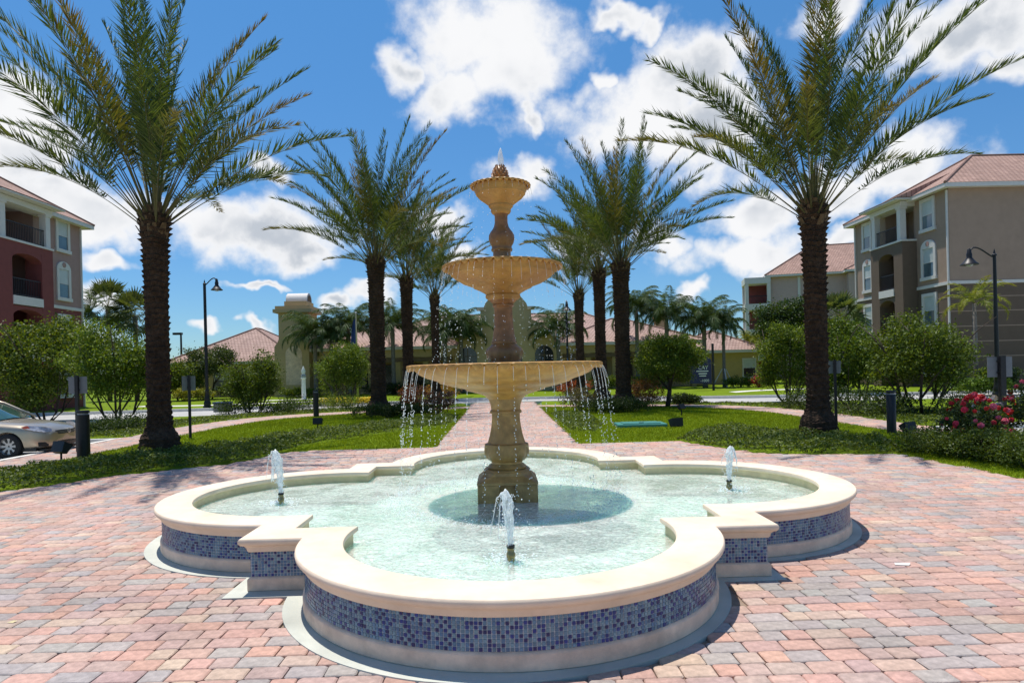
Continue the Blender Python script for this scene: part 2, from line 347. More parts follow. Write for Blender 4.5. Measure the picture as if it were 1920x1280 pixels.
class MB:
    def __init__(s): s.v = []; s.f = []
    def add(s, vs, fs):
        k = len(s.v); s.v += [tuple(v) for v in vs]; s.f += [tuple(i + k for i in f) for f in fs]; return s
    def box(s, x0, x1, y0, y1, z0, z1, bev=0.):
        if bev:
            b = bev; a = [(x0 + b, y0), (x1 - b, y0), (x1, y0 + b), (x1, y1 - b), (x1 - b, y1), (x0 + b, y1), (x0, y1 - b), (x0, y0 + b)]
            i_ = [(x0 + b, y0 + b), (x1 - b, y0 + b), (x1 - b, y0 + b), (x1 - b, y1 - b), (x1 - b, y1 - b), (x0 + b, y1 - b), (x0 + b, y1 - b), (x0 + b, y0 + b)]
            vs = [(x, y, z0) for x, y in a] + [(x, y, z1 - b) for x, y in a] + [((x * .5 + u * .5), (y * .5 + w * .5), z1) for (x, y), (u, w) in zip(a, i_)]
            fs = [(i, (i + 1) % 8, 8 + (i + 1) % 8, 8 + i) for i in range(8)] + [(8 + i, 8 + (i + 1) % 8, 16 + (i + 1) % 8, 16 + i) for i in range(8)]
            fs += [tuple(range(16, 24)), tuple(reversed(range(8)))]
            return s.add(vs, fs)
        return s.add([(x, y, z) for z in (z0, z1) for x, y in ((x0, y0), (x1, y0), (x1, y1), (x0, y1))],
                     [(3, 2, 1, 0), (4, 5, 6, 7), (0, 1, 5, 4), (1, 2, 6, 5), (2, 3, 7, 6), (3, 0, 4, 7)])
    def prism(s, poly, z0, z1):
        n = len(poly)
        return s.add([(p[0], p[1], z0) for p in poly] + [(p[0], p[1], z1) for p in poly],
                     [tuple(reversed(range(n))), tuple(range(n, 2 * n))] + [(i, (i + 1) % n, n + (i + 1) % n, n + i) for i in range(n)])
    def extr_y(s, poly, y0, y1):             # polygon in (x, z), extruded along y
        n = len(poly)
        return s.add([(p[0], y0, p[1]) for p in poly] + [(p[0], y1, p[1]) for p in poly],
                     [tuple(range(n)), tuple(reversed(range(n, 2 * n)))] + [((i + 1) % n, i, n + i, n + (i + 1) % n) for i in range(n)])
    def extr_x(s, poly, x0, x1):             # polygon in (y, z), extruded along x
        n = len(poly)
        return s.add([(x0, p[0], p[1]) for p in poly] + [(x1, p[0], p[1]) for p in poly],
                     [tuple(reversed(range(n))), tuple(range(n, 2 * n))] + [(i, (i + 1) % n, n + (i + 1) % n, n + i) for i in range(n)])
    def lathe(s, prof, n=48, c=(0, 0), cap=True, wob=None):
        k = len(s.v); m = len(prof)
        for (r, z) in prof:
            for i in range(n):
                a = 2 * PI * i / n; rr = r * (wob(a, z) if wob else 1)
                s.v.append((c[0] + rr * math.cos(a), c[1] + rr * math.sin(a), z))
        for j in range(m - 1):
            for i in range(n):
                i2 = (i + 1) % n; s.f.append((k + j * n + i, k + j * n + i2, k + (j + 1) * n + i2, k + (j + 1) * n + i))
        if cap:
            s.f.append(tuple(k + i for i in reversed(range(n)))); s.f.append(tuple(k + (m - 1) * n + i for i in range(n)))
        return s
    def tube(s, pts, rads, n=8, cap=True):
        pts = [Vector(p) for p in pts]; k = len(s.v); m = len(pts)
        if not hasattr(rads, '__len__'): rads = [rads] * m
        for j, p in enumerate(pts):
            t = (pts[min(j + 1, m - 1)] - pts[max(j - 1, 0)]).normalized()
            a = Vector((0, 0, 1)) if abs(t.z) < .9 else Vector((1, 0, 0))
            u = t.cross(a).normalized(); w = u.cross(t).normalized()
            for i in range(n):
                q = 2 * PI * i / n; s.v.append(tuple(p + (u * math.cos(q) + w * math.sin(q)) * rads[j]))
        for j in range(m - 1):
            for i in range(n):
                i2 = (i + 1) % n; s.f.append((k + j * n + i, k + (j + 1) * n + i, k + (j + 1) * n + i2, k + j * n + i2))
        if cap:
            s.f.append(tuple(k + i for i in range(n))); s.f.append(tuple(k + (m - 1) * n + i for i in reversed(range(n))))
        return s
    def mesh(s, name, smooth=False):
        me = bpy.data.meshes.new(name); me.from_pydata(s.v, [], s.f)
        if smooth: me.polygons.foreach_set('use_smooth', [True] * len(me.polygons))
        me.update(); return me
    def build(s, name, mat, parent=None, smooth=False, auto=None):
        me = s.mesh(name, smooth or bool(auto))
        if auto: me.set_sharp_from_angle(angle=R(auto))
        return link(name, me, mat, parent)

def np_mesh(name, verts, k, cols=None, smooth=False):
    """verts in runs of k: one k-gon each"""
    n = len(verts) // k
    me = bpy.data.meshes.new(name); me.vertices.add(n * k); me.vertices.foreach_set('co', np.asarray(verts, np.float32).ravel())
    me.loops.add(n * k); me.loops.foreach_set('vertex_index', np.arange(n * k, dtype=np.int32))
    me.polygons.add(n); me.polygons.foreach_set('loop_start', np.arange(0, n * k, k, dtype=np.int32))
    me.polygons.foreach_set('loop_total', np.full(n, k, np.int32))
    me.update(calc_edges=True)
    if cols is not None: setcol(me, np.repeat(np.asarray(cols), k, axis=0))
    return me
def inpoly(px, py, poly):
    c = np.zeros(len(px), bool); n = len(poly)
    for i in range(n):
        x1, y1 = poly[i][0], poly[i][1]; x2, y2 = poly[i - 1][0], poly[i - 1][1]
        if y1 == y2: continue
        c ^= ((y1 > py) != (y2 > py)) & (px < (x2 - x1) * (py - y1) / (y2 - y1) + x1)
    return c
def norm(a): return a / np.maximum(np.linalg.norm(a, axis=1, keepdims=True), 1e-9)
def leaves(name, P, size, rng, c0, c1, up=.5, aspect=.5, droop=0.):
    """one folded rhombus per point"""
    n = len(P); nr = norm(rng.normal(size=(n, 3)) + np.array([0, 0, up])); t = norm(np.cross(nr, rng.normal(size=(n, 3))))
    t[:, 2] -= droop; t = norm(t); b = np.cross(nr, t)
    s = (size * rng.uniform(.65, 1.3, n))[:, None]
    V = np.empty((n, 4, 3)); V[:, 0] = P - t * s * .5; V[:, 1] = P + b * s * aspect * .5 + nr * s * .08; V[:, 2] = P + t * s * .5; V[:, 3] = P - b * s * aspect * .5 + nr * s * .08
    f = rng.random(n)[:, None] ** 1.4
    return np_mesh(name, V.reshape(-1, 3), 4, np.array(c0) * (1 - f) + np.array(c1) * f)
def sample_poly(poly, n, rng):
    a = np.array([p[:2] for p in poly]); lo, hi = a.min(0), a.max(0); out = []
    tot = 0
    while tot < n:
        q = rng.uniform(lo, hi, (n * 2, 2)); q = q[inpoly(q[:, 0], q[:, 1], poly)]; out.append(q); tot += len(q)
    return np.concatenate(out)[:n]
def area(poly):
    return abs(sum(poly[i - 1][0] * poly[i][1] - poly[i][0] * poly[i - 1][1] for i in range(len(poly)))) / 2
def smooth_line(pts, k=8):
    P = [Vector((*p, 0)) for p in pts]; out = []
    for i in range(len(P) - 1):
        a, b, c, d = P[max(i - 1, 0)], P[i], P[i + 1], P[min(i + 2, len(P) - 1)]
        for j in range(k):
            t = j / k
            q = .5 * ((2 * b) + (c - a) * t + (2 * a - 5 * b + 4 * c - d) * t * t + (3 * b - a - 3 * c + d) * t ** 3)
            out.append((q.x, q.y))
    out.append((P[-1].x, P[-1].y)); return out

# ------------------------------------------------------------------ setting: ground, road, lawns, paths
g = MB(); g.add([(-2500, -60, -.16), (2500, -60, -.16), (2500, 4000, -.16), (-2500, 4000, -.16)], [(0, 1, 2, 3)])
tag(g.build('ground', 'far_ground'), kind='structure')
road_near = smooth_line([(-70, 21.5), (-30, 22.4), (-14, 23.6), (-9, 26), (-4.5, 29), (0, 30), (4.5, 29), (9, 24.6), (14, 23.2), (30, 22), (70, 20)])
road_far = smooth_line([(-70, 29.5), (-30, 30), (-17, 30.8), (-9, 33), (-4, 35), (0, 35.6), (4, 34.8), (9, 31.6), (14, 29.8), (30, 28.5), (70, 27.5)])
m = MB(); k = len(road_near)
m.add([(x, y, -.125) for x, y in road_near] + [(x, y, -.125) for x, y in road_far], [(i, i + 1, k + i + 1, k + i) for i in range(k - 1)])
tag(m.build('road', 'road'), kind='structure')
def strip(name, line, w, z0, z1, mat, side=1, parent=None):
    m = MB(); n = len(line); v = []
    for i, (x, y) in enumerate(line):
        a = line[max(i - 1, 0)]; b = line[min(i + 1, n - 1)]; dx, dy = b[0] - a[0], b[1] - a[1]; q = math.hypot(dx, dy)
        v.append(((x, y), (x - dy / q * w * side, y + dx / q * w * side)))
    for i in range(n - 1):
        (p0, q0), (p1, q1) = v[i], v[i + 1]
        m.add([(*p0, z0), (*p1, z0), (*q1, z0), (*q0, z0), (*p0, z1), (*p1, z1), (*q1, z1), (*q0, z1)],
              [(4, 5, 6, 7) if side > 0 else (7, 6, 5, 4), (0, 1, 5, 4), (3, 2, 6, 7)])
    return tag(m.build(name, mat, parent), kind='structure')
strip('kerb', road_near, .16, -.16, .012, 'kerb', -1); strip('kerb', road_far, .18, -.16, .03, 'kerb', 1)
# far lawn beyond the road, at kerb height
m = MB(); q = [(x, y + .18) for x, y in road_far]
m.add([(x, y, 0) for x, y in q] + [(x * 3 if abs(x) > 60 else x, 160, 0) for x, y in q], [(i, i + 1, k + i + 1, k + i) for i in range(k - 1)])
far_lawn = tag(m.build('far_lawn', 'lawn'), kind='structure')

# plaza and the lawns each side
PL = [G(-330, 965), G(-150, 940), G(0, 922), G(100, 908), G(200, 893), G(310, 882), G(420, 870), G(480, 860), G(530, 848)]
PR = [G(1270, 826), G(1330, 836), G(1420, 848), G(1510, 851), G(1600, 851), G(1690, 851), G(1760, 866), G(1840, 882), G(1920, 897), G(2060, 920), G(2230, 945)]
plaza = [(p.x, p.y) for p in PL] + [(-4.6, 7.95), (-1.62, 8.0), (-1.62, 8.2), (1.72, 8.2), (1.72, 8.05)] + [(p.x, p.y) for p in PR] + [(9.6, -10), (-9.6, -10)]
m = MB().prism(plaza, -.16, -.022); bed = tag(m.build('plaza', 'sand_bed'), kind='structure')
walk = [(-1.62, 8.2), (1.72, 8.2), (1.72, 29.3), (-1.62, 29.3)]
m = MB().prism(walk, -.16, -.022); walko = tag(m.build('walkway', 'sand_bed'), kind='structure')
pathL_in = smooth_line([(-9.95, -9), (-9.95, 5), (-9.9, 9), (-10.0, 13), (-9.9, 17), (-9.0, 20.2), (-6.2, 22.6), (-1.62, 24.2)])
pathL_out = smooth_line([(-11.35, -9), (-11.35, 5), (-11.4, 9), (-11.6, 13.5), (-11.6, 18.3), (-10.2, 22.0), (-6.8, 24.3), (-1.62, 25.8)])
pathR_in = smooth_line([(9.75, -9), (9.75, 5), (9.8, 9), (9.85, 13), (9.7, 17), (8.6, 20.2), (6, 22.4), (1.72, 24)])
pathR_out = smooth_line([(11.25, -9), (11.25, 5), (11.25, 9), (11.4, 13), (11.3, 17.6), (9.9, 21.4), (6.6, 23.9), (1.72, 25.6)])
paths = []
for a, b in ((pathL_in, pathL_out), (pathR_in, pathR_out)):
    poly = a + b[::-1]; m = MB(); n = len(a)
    m.add([(*p, -.022) for p in a] + [(*p, -.022) for p in b], [(i, i + 1, n + i + 1, n + i) for i in range(n - 1)])
    paths.append((poly, tag(m.build('path', 'sand_bed'), kind='structure')))
# lawns: one raised slab per side, between plaza, walkway and path; a second between path and road
lawnL = [(p.x, p.y) for p in PL] + [(-4.6, 7.95), (-1.62, 8.0)] + [p for p in reversed(pathL_in) if p[1] > -8]
lawnR = [(1.72, 8.05)] + [(p.x, p.y) for p in PR] + [p for p in pathR_in if p[1] > -6]
def slab(name, poly, z1, mat='lawn'):
    m = MB(); n = len(poly); m.add([(x, y, z1) for x, y in poly], [tuple(range(n))])
    m.add([(x, y, -.16) for x, y in poly] + [(x, y, z1) for x, y in poly], [(i, (i + 1) % n, n + (i + 1) % n, n + i) for i in range(n)])
    me = m.mesh(name); bm = bmesh.new(); bm.from_mesh(me); bmesh.ops.triangulate(bm, faces=[f for f in bm.faces if len(f.verts) > 4])
    bmesh.ops.recalc_face_normals(bm, faces=bm.faces); bm.to_mesh(me); bm.free()
    return tag(link(name, me, mat), kind='structure')
slab('lawn', lawnL, -.004); slab('lawn', lawnR, -.004)
backL = [p for p in pathL_out if p[1] > 12.4] + [(x, y - .16) for x, y in reversed(road_near) if -16.5 < x < -1.7] + [(-17, 22), (-16.6, 15), (-14.5, 12.6)]
backR = [p for p in pathR_out if p[1] > 9.6] + [(x, y - .16) for x, y in road_near if 1.8 < x < 24] + [(24.5, 21), (20, 12.2), (14, 10.2)]
slab('lawn', backL, -.006); slab('lawn', backR, -.006)
# parking courts either side (concrete at road level) and their kerbs
m = MB(); m.add([(-60, -9, -.125), (-11.36, -9, -.125), (-11.36, 23.8, -.125), (-60, 23.8, -.125)], [(0, 1, 2, 3)]); m.v = [(x, y, -.128) for x, y, z in m.v]
tag(m.build('parking', 'road'), kind='structure')
m = MB(); m.add([(11.26, -9, -.128), (60, -9, -.128), (60, 23.8, -.128), (11.26, 23.8, -.128)], [(0, 1, 2, 3)]); tag(m.build('parking', 'road'), kind='structure')
strip('kerb', [p for p in pathL_out if p[1] < 12.6], .17, -.16, .008, 'kerb', 1)
strip('kerb', [p for p in pathR_out if p[1] < 9.8], .17, -.16, .008, 'kerb', -1)
strip('kerb', smooth_line([(-11.45, 12.4), (-14.5, 12.6), (-16.6, 15), (-17, 22)]), .17, -.16, .008, 'kerb', -1)
strip('kerb', smooth_line([(11.35, 9.7), (14, 10.2), (20, 12.2), (24.5, 21)]), .17, -.16, .008, 'kerb', 1)
# concrete footway on the far lawn
for pts in ([(-24, 36.5), (-20, 35.5), (-15, 36.5), (-12, 38)], [(15, 35.5), (18, 37.5), (24, 38.5)], [(-17.5, 41.5), (-14, 42.5), (-13.5, 42.5)]):
    m = MB(); ln = smooth_line(pts); 
    for i in range(len(ln) - 1):
        (x0, y0), (x1, y1) = ln[i], ln[i + 1]; m.add([(x0, y0 - .7, .006), (x1, y1 - .7, .006), (x1, y1 + .7, .006), (x0, y0 + .7, .006)], [(0, 1, 2, 3)])
    tag(m.build('footway', 'kerb'), kind='structure')

# ------------------------------------------------------------------ pool outline (quatrefoil with square corner blocks)
PC, PR_, PA, PW, CZ = 2.103, 1.686, 2.194, .357, .444
def outline(d, n=56):
    """closed ring, same vertex count for every offset d"""
    r, a = PR_ + d, PA + d; x = math.sqrt(r * r - (a - PC) ** 2); t0 = math.atan2(-(a - PC), x)   # right end of the front lobe
    lobe = [(r * math.cos(t), -PC + r * math.sin(t)) for t in np.linspace(PI - t0, 2 * PI + t0, n)]
    lobe.append((a, -a)); out = []
    for q in range(4):
        c, s = [(1, 0), (0, 1), (-1, 0), (0, -1)][q]
        out += [(c * x_ - s * y_, s * x_ + c * y_) for x_, y_ in lobe]
    return out
def sweep(prof, close=False):
    m = MB(); rings = [outline(d) for d, z in prof]; n = len(rings[0])
    for (d, z), rg in zip(prof, rings): m.v += [(x, y, z) for x, y in rg]
    K = len(prof)
    for j in range(K if close else K - 1):
        j2 = (j + 1) % K
        for i in range(n): m.f.append((j * n + i, j * n + (i + 1) % n, j2 * n + (i + 1) % n, j2 * n + i))
    return m
fountain = thing('fountain', 'three tiered golden stone fountain in a cream quatrefoil pool with blue mosaic band', 'fountain')
sweep([(-.066, .322), (-.056, .335), (-.050, .362), (-.036, .378), (-.018, .385), (-.012, .392), (-.004, .402), (0, .417), (-.003, .432), (-.011, .441), (-.024, .444),
       (-PW + .012, .444), (-PW + .003, .440), (-PW, .432), (-PW, .405), (-PW + .015, .392), (-PW + .03, .385)]).build('coping', 'coping', fountain, auto=32)
sweep([(-PW + .03, .385), (-PW + .03, .01)]).build('inner_wall', 'inner_wall', fountain, auto=32)
sweep([(-.076, .12), (-.076, .326)]).build('tile_backing', 'grout', fountain, auto=32)
sweep([(-.06, 0), (-.06, .006), (-.052, .012), (-.052, .098), (-.056, .108), (-.066, .116), (-.078, .122)]).build('plinth', 'plinth', fountain, auto=32)
fl = outline(-PW + .03); m = MB(); m.add([(x, y, .02) for x, y in fl], [tuple(range(len(fl)))]); m.build('pool_floor', 'pool_floor', fountain)
# mosaic: real little tiles
def mosaic():
    ring = np.array(outline(-.074, 220)); ring = np.vstack([ring, ring[:1]]); seg = np.linalg.norm(np.diff(ring, axis=0), axis=1); cum = np.concatenate([[0], np.cumsum(seg)])
    pitch = .0262; n = int(cum[-1] / pitch); s = np.arange(n) * pitch
    def P(t):
        t = np.mod(t, cum[-1]); i = np.clip(np.searchsorted(cum, t, 'right') - 1, 0, len(seg) - 1); f = (t - cum[i]) / np.maximum(seg[i], 1e-9)
        return ring[i] + (ring[i + 1] - ring[i]) * f[:, None]
    a, b = P(s + .0026), P(s + pitch - .0026); t = b - a; t /= np.maximum(np.linalg.norm(t, axis=1, keepdims=True), 1e-9); nr = np.stack([t[:, 1], -t[:, 0]], 1)
    rng = np.random.default_rng(3); pal = np.array([(.006, .018, .12), (.010, .035, .20), (.075, .165, .28), (.13, .235, .31), (.165, .28, .335), (.10, .20, .30)])
    V = []; C = []
    for row in range(8):
        z0, z1 = .122 + row * .0256, .122 + row * .0256 + .0208
        o = nr * .0035; A = np.column_stack([a, np.full(n, z0)]); Bq = np.column_stack([b, np.full(n, z0)]); Cq = np.column_stack([b, np.full(n, z1)]); D = np.column_stack([a, np.full(n, z1)])
        o3 = np.column_stack([o, np.zeros(n)]); jt = rng.normal(0, .0006, (n, 1)) * np.column_stack([nr, np.zeros(n)])
        o3 = o3 + jt; ck = (np.arange(n) + row) % 2 == 0; c = np.where((rng.random(n) < np.where(ck, .52, .08))[:, None], pal[rng.choice(2, n)], pal[rng.choice([2, 3, 4, 5], n)]) * rng.uniform(.82, 1.18, (n, 1))
        for q in ((A + o3, Bq + o3, Cq + o3, D + o3), (A, Bq, Bq + o3, A + o3), (D + o3, Cq + o3, Cq, D), (A, A + o3, D + o3, D), (Bq + o3, Bq, Cq, Cq + o3)):
            V.append(np.stack(q, 1).reshape(-1, 3)); C.append(c)
    me = np_mesh('mosaic_tiles', np.concatenate(V), 4, np.concatenate(C)); tag(link('mosaic_tiles', me, 'tile', fountain), kind='stuff')
mosaic()
# concrete apron in the paving round the pool
ap = [((a[0] * (1 - f) + b[0] * f), (a[1] * (1 - f) + b[1] * f)) for a, b in zip(outline(.095), outline(.035)) for f in [min(1, max(0, .5 + a[0] * .9))]]; m = MB(); n = len(ap); inn = outline(-.1)
m.v = [(x, y, .007) for x, y in ap] + [(x, y, .007) for x, y in inn] + [(x, y, -.03) for x, y in ap]
m.f = [(i, (i + 1) % n, n + (i + 1) % n, n + i) for i in range(n)] + [(2 * n + i, 2 * n + (i + 1) % n, (i + 1) % n, i) for i in range(n)]
tag(m.build('apron', 'apron'), kind='structure')
# water
wl = outline(-PW + .028); m = MB(); m.add([(x, y, .305) for x, y in wl], [tuple(range(len(wl)))]); tag(m.build('water', 'water'), kind='structure')

# ------------------------------------------------------------------ the fountain's tiers
def wob_bulb(a, z): return 1 + .0 * a
# pedestal: square block with notched faces and stepped top
m = MB()
for sx in (-1, 1):
    for sy in (-1, 1):
        x0, x1 = sorted((sx * .085, sx * .33)); y0, y1 = sorted((sy * .085, sy * .33)); m.box(x0, x1, y0, y1, .02, .50, .012)
m.box(-.25, .25, -.25, .25, .02, .495)
m.build('pedestal', 'base_stone', fountain)
def rsq(h, z, cut): # chamfered square ring
    return [(h - cut, -h, z), (h, -h + cut, z), (h, h - cut, z), (h - cut, h, z), (-h + cut, h, z), (-h, h - cut, z), (-h, -h + cut, z), (-h + cut, -h, z)]
m = MB(); rs = [(.335, .497, .02), (.335, .525, .03), (.30, .56, .06), (.275, .585, .10), (.265, .615, .11), (.24, .64, .11)]
for h, z, c in rs: m.v += rsq(h, z, c)
for j in range(len(rs) - 1): m.f += [(j * 8 + i, j * 8 + (i + 1) % 8, (j + 1) * 8 + (i + 1) % 8, (j + 1) * 8 + i) for i in range(8)]
m.f.append(tuple(range(40, 48))); m.build('pedestal_cap', 'base_stone', fountain)
gad = lambda k, amp, z0, z1: (lambda a, z: 1 + (amp * abs(math.cos(a * k / 2)) - amp * .5) * (1 if z0 < z < z1 else 0))
m = MB().lathe([(.21, .635), (.225, .66), (.20, .685), (.175, .70), (.178, .72), (.20, .735), (.225, .76), (.242, .80), (.246, .84), (.240, .885), (.25, .90), (.247, .918), (.215, .93),
                (.205, .96), (.185, 1.03), (.168, 1.12), (.160, 1.20), (.160, 1.262), (.178, 1.268), (.182, 1.285), (.176, 1.30), (.165, 1.307), (.17, 1.36), (.195, 1.43)], 72, wob=gad(8, .09, .74, .90))
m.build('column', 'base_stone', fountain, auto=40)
def bowl(name, R0, zr, prof, nsc, drop, mat):
    """profile below the rim + scalloped rim"""
    m = MB(); n = nsc * 8; k0 = len(prof)
    m.lathe(prof, n, cap=False)
    # scalloped lip: hanging shells
    lip = []
    th = R0 * .03
    for (dr, dz, s) in ((-.035 * R0 - .01, -drop * .25, 0), (-.012, -drop, 1), (.004, -drop * .82, .9), (.010, -drop * .4, .5), (.006, -drop * .1, .2), (-.012, 0, 0), (-.05, -.004, 0), (-.07, -.03, 0), (-.5 * R0, -.06, 0)):
        ring = []
        for i in range(n):
            a = 2 * PI * i / n; f = (i % 8) / 8; sc = abs(math.sin(PI * f))           # arch within each shell
            z = zr + dz * (1 if s == 0 else (.12 + .88 * sc * s + .88 * (1 - s))); rr = R0 + dr + (.016 * sc if s else 0) * (.5 + .5 * R0 / 1.08)
            ring.append((rr * math.cos(a), rr * math.sin(a), z))
        lip.append(ring)
    b = MB()
    for ring in lip: b.v += ring
    for j in range(len(lip) - 1): b.f += [(j * n + i, j * n + (i + 1) % n, (j + 1) * n + (i + 1) % n, (j + 1) * n + i) for i in range(n)]
    o = m.build(name, mat, fountain, auto=45); b.build('scalloped_rim', mat, o, auto=60)
    return o
bowl('lower_bowl', 1.085, 1.83, [(.16, 1.40), (.205, 1.435), (.24, 1.47), (.36, 1.508), (.44, 1.53), (.452, 1.545), (.60, 1.578), (.74, 1.618), (.752, 1.632), (.768, 1.642), (.88, 1.676), (.97, 1.720), (.985, 1.735), (1.018, 1.765), (1.030, 1.80), (1.02, 1.815)], 50, .075, 'gold_stone')
m = MB().lathe([(.16, 1.78), (.20, 1.80), (.195, 1.84), (.178, 1.86), (.19, 1.885), (.205, 1.92), (.208, 1.965), (.196, 2.00), (.160, 2.030), (.140, 2.052), (.146, 2.058), (.146, 2.078), (.136, 2.084), (.126, 2.13), (.114, 2.22), (.106, 2.32), (.103, 2.42), (.106, 2.47), (.122, 2.478), (.122, 2.495), (.112, 2.50), (.135, 2.525), (.158, 2.548), (.165, 2.56)], 64, wob=gad(10, .06, 1.87, 2.02))
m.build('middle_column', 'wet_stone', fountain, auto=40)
bowl('middle_bowl', .665, 2.94, [(.12, 2.53), (.17, 2.555), (.195, 2.575), (.20, 2.60), (.19, 2.612), (.21, 2.63), (.27, 2.665), (.33, 2.69), (.34, 2.705), (.45, 2.745), (.54, 2.80), (.575, 2.83), (.588, 2.838), (.592, 2.856), (.612, 2.885), (.615, 2.92)], 44, .052, 'gold_stone')
m = MB().lathe([(.12, 2.90), (.20, 2.945), (.185, 2.965), (.15, 2.985), (.118, 3.005), (.102, 3.03), (.100, 3.10), (.118, 3.11), (.122, 3.128), (.112, 3.145), (.115, 3.165), (.132, 3.20), (.143, 3.245), (.140, 3.29), (.125, 3.325), (.105, 3.35), (.085, 3.385), (.074, 3.43), (.073, 3.50), (.082, 3.53), (.10, 3.545)], 64, wob=gad(10, .05, 3.17, 3.31))
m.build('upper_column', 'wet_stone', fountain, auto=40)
bowl('upper_bowl', .328, 3.86, [(.06, 3.52), (.10, 3.535), (.115, 3.56), (.112, 3.58), (.125, 3.60), (.14, 3.615), (.138, 3.63), (.19, 3.67), (.25, 3.715), (.272, 3.745), (.282, 3.752), (.284, 3.768), (.297, 3.79), (.298, 3.84)], 30, .036, 'gold_stone')
# pineapple finial with overlapping scales
m = MB().lathe([(.05, 3.80), (.075, 3.83), (.08, 3.845), (.06, 3.86), (.082, 3.885), (.092, 3.925), (.090, 3.97), (.078, 4.02), (.055, 4.06), (.02, 4.085)], 24)
for row in range(7):
    z = 3.885 + row * .029; r = [.086, .093, .093, .088, .078, .064, .045][row]; nn = 11
    for i in range(nn):
        a = 2 * PI * (i + .5 * (row % 2)) / nn; ca, sa = math.cos(a), math.sin(a); w = r * .27
        m.add([((r - .004) * ca - sa * -w, (r - .004) * sa + ca * -w, z), ((r - .004) * ca - sa * w, (r - .004) * sa + ca * w, z), ((r + .014) * ca, (r + .014) * sa, z + .022), (r * .95 * ca, r * .95 * sa, z + .036), ((r + .002) * ca, (r + .002) * sa, z - .014)],
              [(0, 4, 2), (4, 1, 2), (1, 3, 2), (3, 0, 2)])
m.build('finial', 'wet_stone', fountain, auto=30)
# still water in the two big bowls
for r_, z_ in ((1.0, 1.80), (.60, 2.915)):
    m = MB().lathe([(r_, z_ - .01), (r_, z_)], 48); m.build('bowl_water', 'water', fountain)
# jet nozzles
NOZ = [(0, -2.53), (2.56, .06), (0, 2.56), (-2.57, 0)]
for x, y in NOZ:
    m = MB().lathe([(.028, .02), (.028, .33), (.034, .335), (.034, .365), (.027, .375), (.027, .41)], 14, (x, y)); o = m.build('nozzle', 'brass', fountain, auto=40)
    m = MB().lathe([(.031, .405), (.032, .425), (.026, .428)], 14, (x, y)); m.build('nozzle_cap', 'black_metal', o)

# ------------------------------------------------------------------ moving water
OCT = np.array([(1, 0, 0), (-1, 0, 0), (0, 1, 0), (0, -1, 0), (0, 0, 1), (0, 0, -1)], float)
OF = np.array([(0, 2, 4), (2, 1, 4), (1, 3, 4), (3, 0, 4), (2, 0, 5), (1, 2, 5), (3, 1, 5), (0, 3, 5)])
def drops(name, P, rad, stretch, mat, label, group=None, parent=None):
    P = np.asarray(P); rad = np.asarray(rad)[:, None, None]; sc = np.array([1, 1, stretch]).reshape(1, 1, 3)
    V = P[:, None, :] + OCT[None] * rad * sc; T = V[:, OF].reshape(-1, 3)
    return link(name, np_mesh(name, T, 3), mat, parent)
rng = np.random.default_rng(11)
def curtain(name, n, R0, z0, z1, v0, label, stream, dens, thin=1.):
    P = []; rad = []; tubes = MB()
    for i in range(n):
        a = 2 * PI * (i + rng.uniform(-.12, .12)) / n; v = v0 * rng.uniform(.5, 1.3); ca, sa = math.cos(a), math.sin(a); L = stream * rng.uniform(.5, 1.4)
        T = math.sqrt(2 * (z0 - z1) / 9.8)
        pts = []; rr = []
        for t in np.linspace(0, math.sqrt(2 * L / 9.8), 7):
            pts.append(((R0 + v * t) * ca, (R0 + v * t) * sa, z0 - 4.9 * t * t)); rr.append(rng.uniform(.0022, .0042) * thin)
        tubes.tube(pts, rr, 5)
        nd = int(dens * rng.uniform(.6, 1.4)); hh = rng.uniform(L * .7, z0 - z1, nd)
        tt = np.sqrt(2 * hh / 9.8); ja = rng.normal(0, .012, (nd, 2)) * (hh / (z0 - z1))[:, None]
        for h, t, j in zip(hh, tt, ja):
            r = R0 + v * t; P.append((r * ca + j[0], r * sa + j[1], z0 - h)); rad.append(rng.uniform(.003, .007) * (.5 + .5 * thin))
    o = drops(name, P, rad, 1.5, 'spray', label); tag(o, label, 'water', kind='stuff')
    tubes.build('water_trickles', 'trickle', o, smooth=True)
curtain('falling_water', 50, 1.094, 1.79, .32, .30, 'strings of white water drops falling from the wide lowest bowl into the pool', .26, 44, .8)
curtain('falling_water', 44, .675, 2.90, 1.80, .25, 'sparse water drops falling from the middle bowl into the lowest bowl', .16, 17, .45)
curtain('falling_water', 26, .335, 3.83, 2.92, .18, 'thin water drops dripping from the small top bowl into the middle bowl', .08, 6, .4)
nd = 5200; a = rng.uniform(0, 2 * PI, nd); rr = rng.normal(1.27, .12, nd); keep = rng.random(nd) < .35 + .65 * np.abs(np.sin(a * 25)) ; a, rr = a[keep], rr[keep]; nd = len(a)
tag(drops('splash_foam', np.column_stack([rr * np.cos(a), rr * np.sin(a), .306 + rng.random(nd) ** 4 * .05]), rng.uniform(.002, .008, nd), .7, 'spray', ''), 'ring of white splashes on the pool where the lowest bowl spills', 'water', kind='stuff')
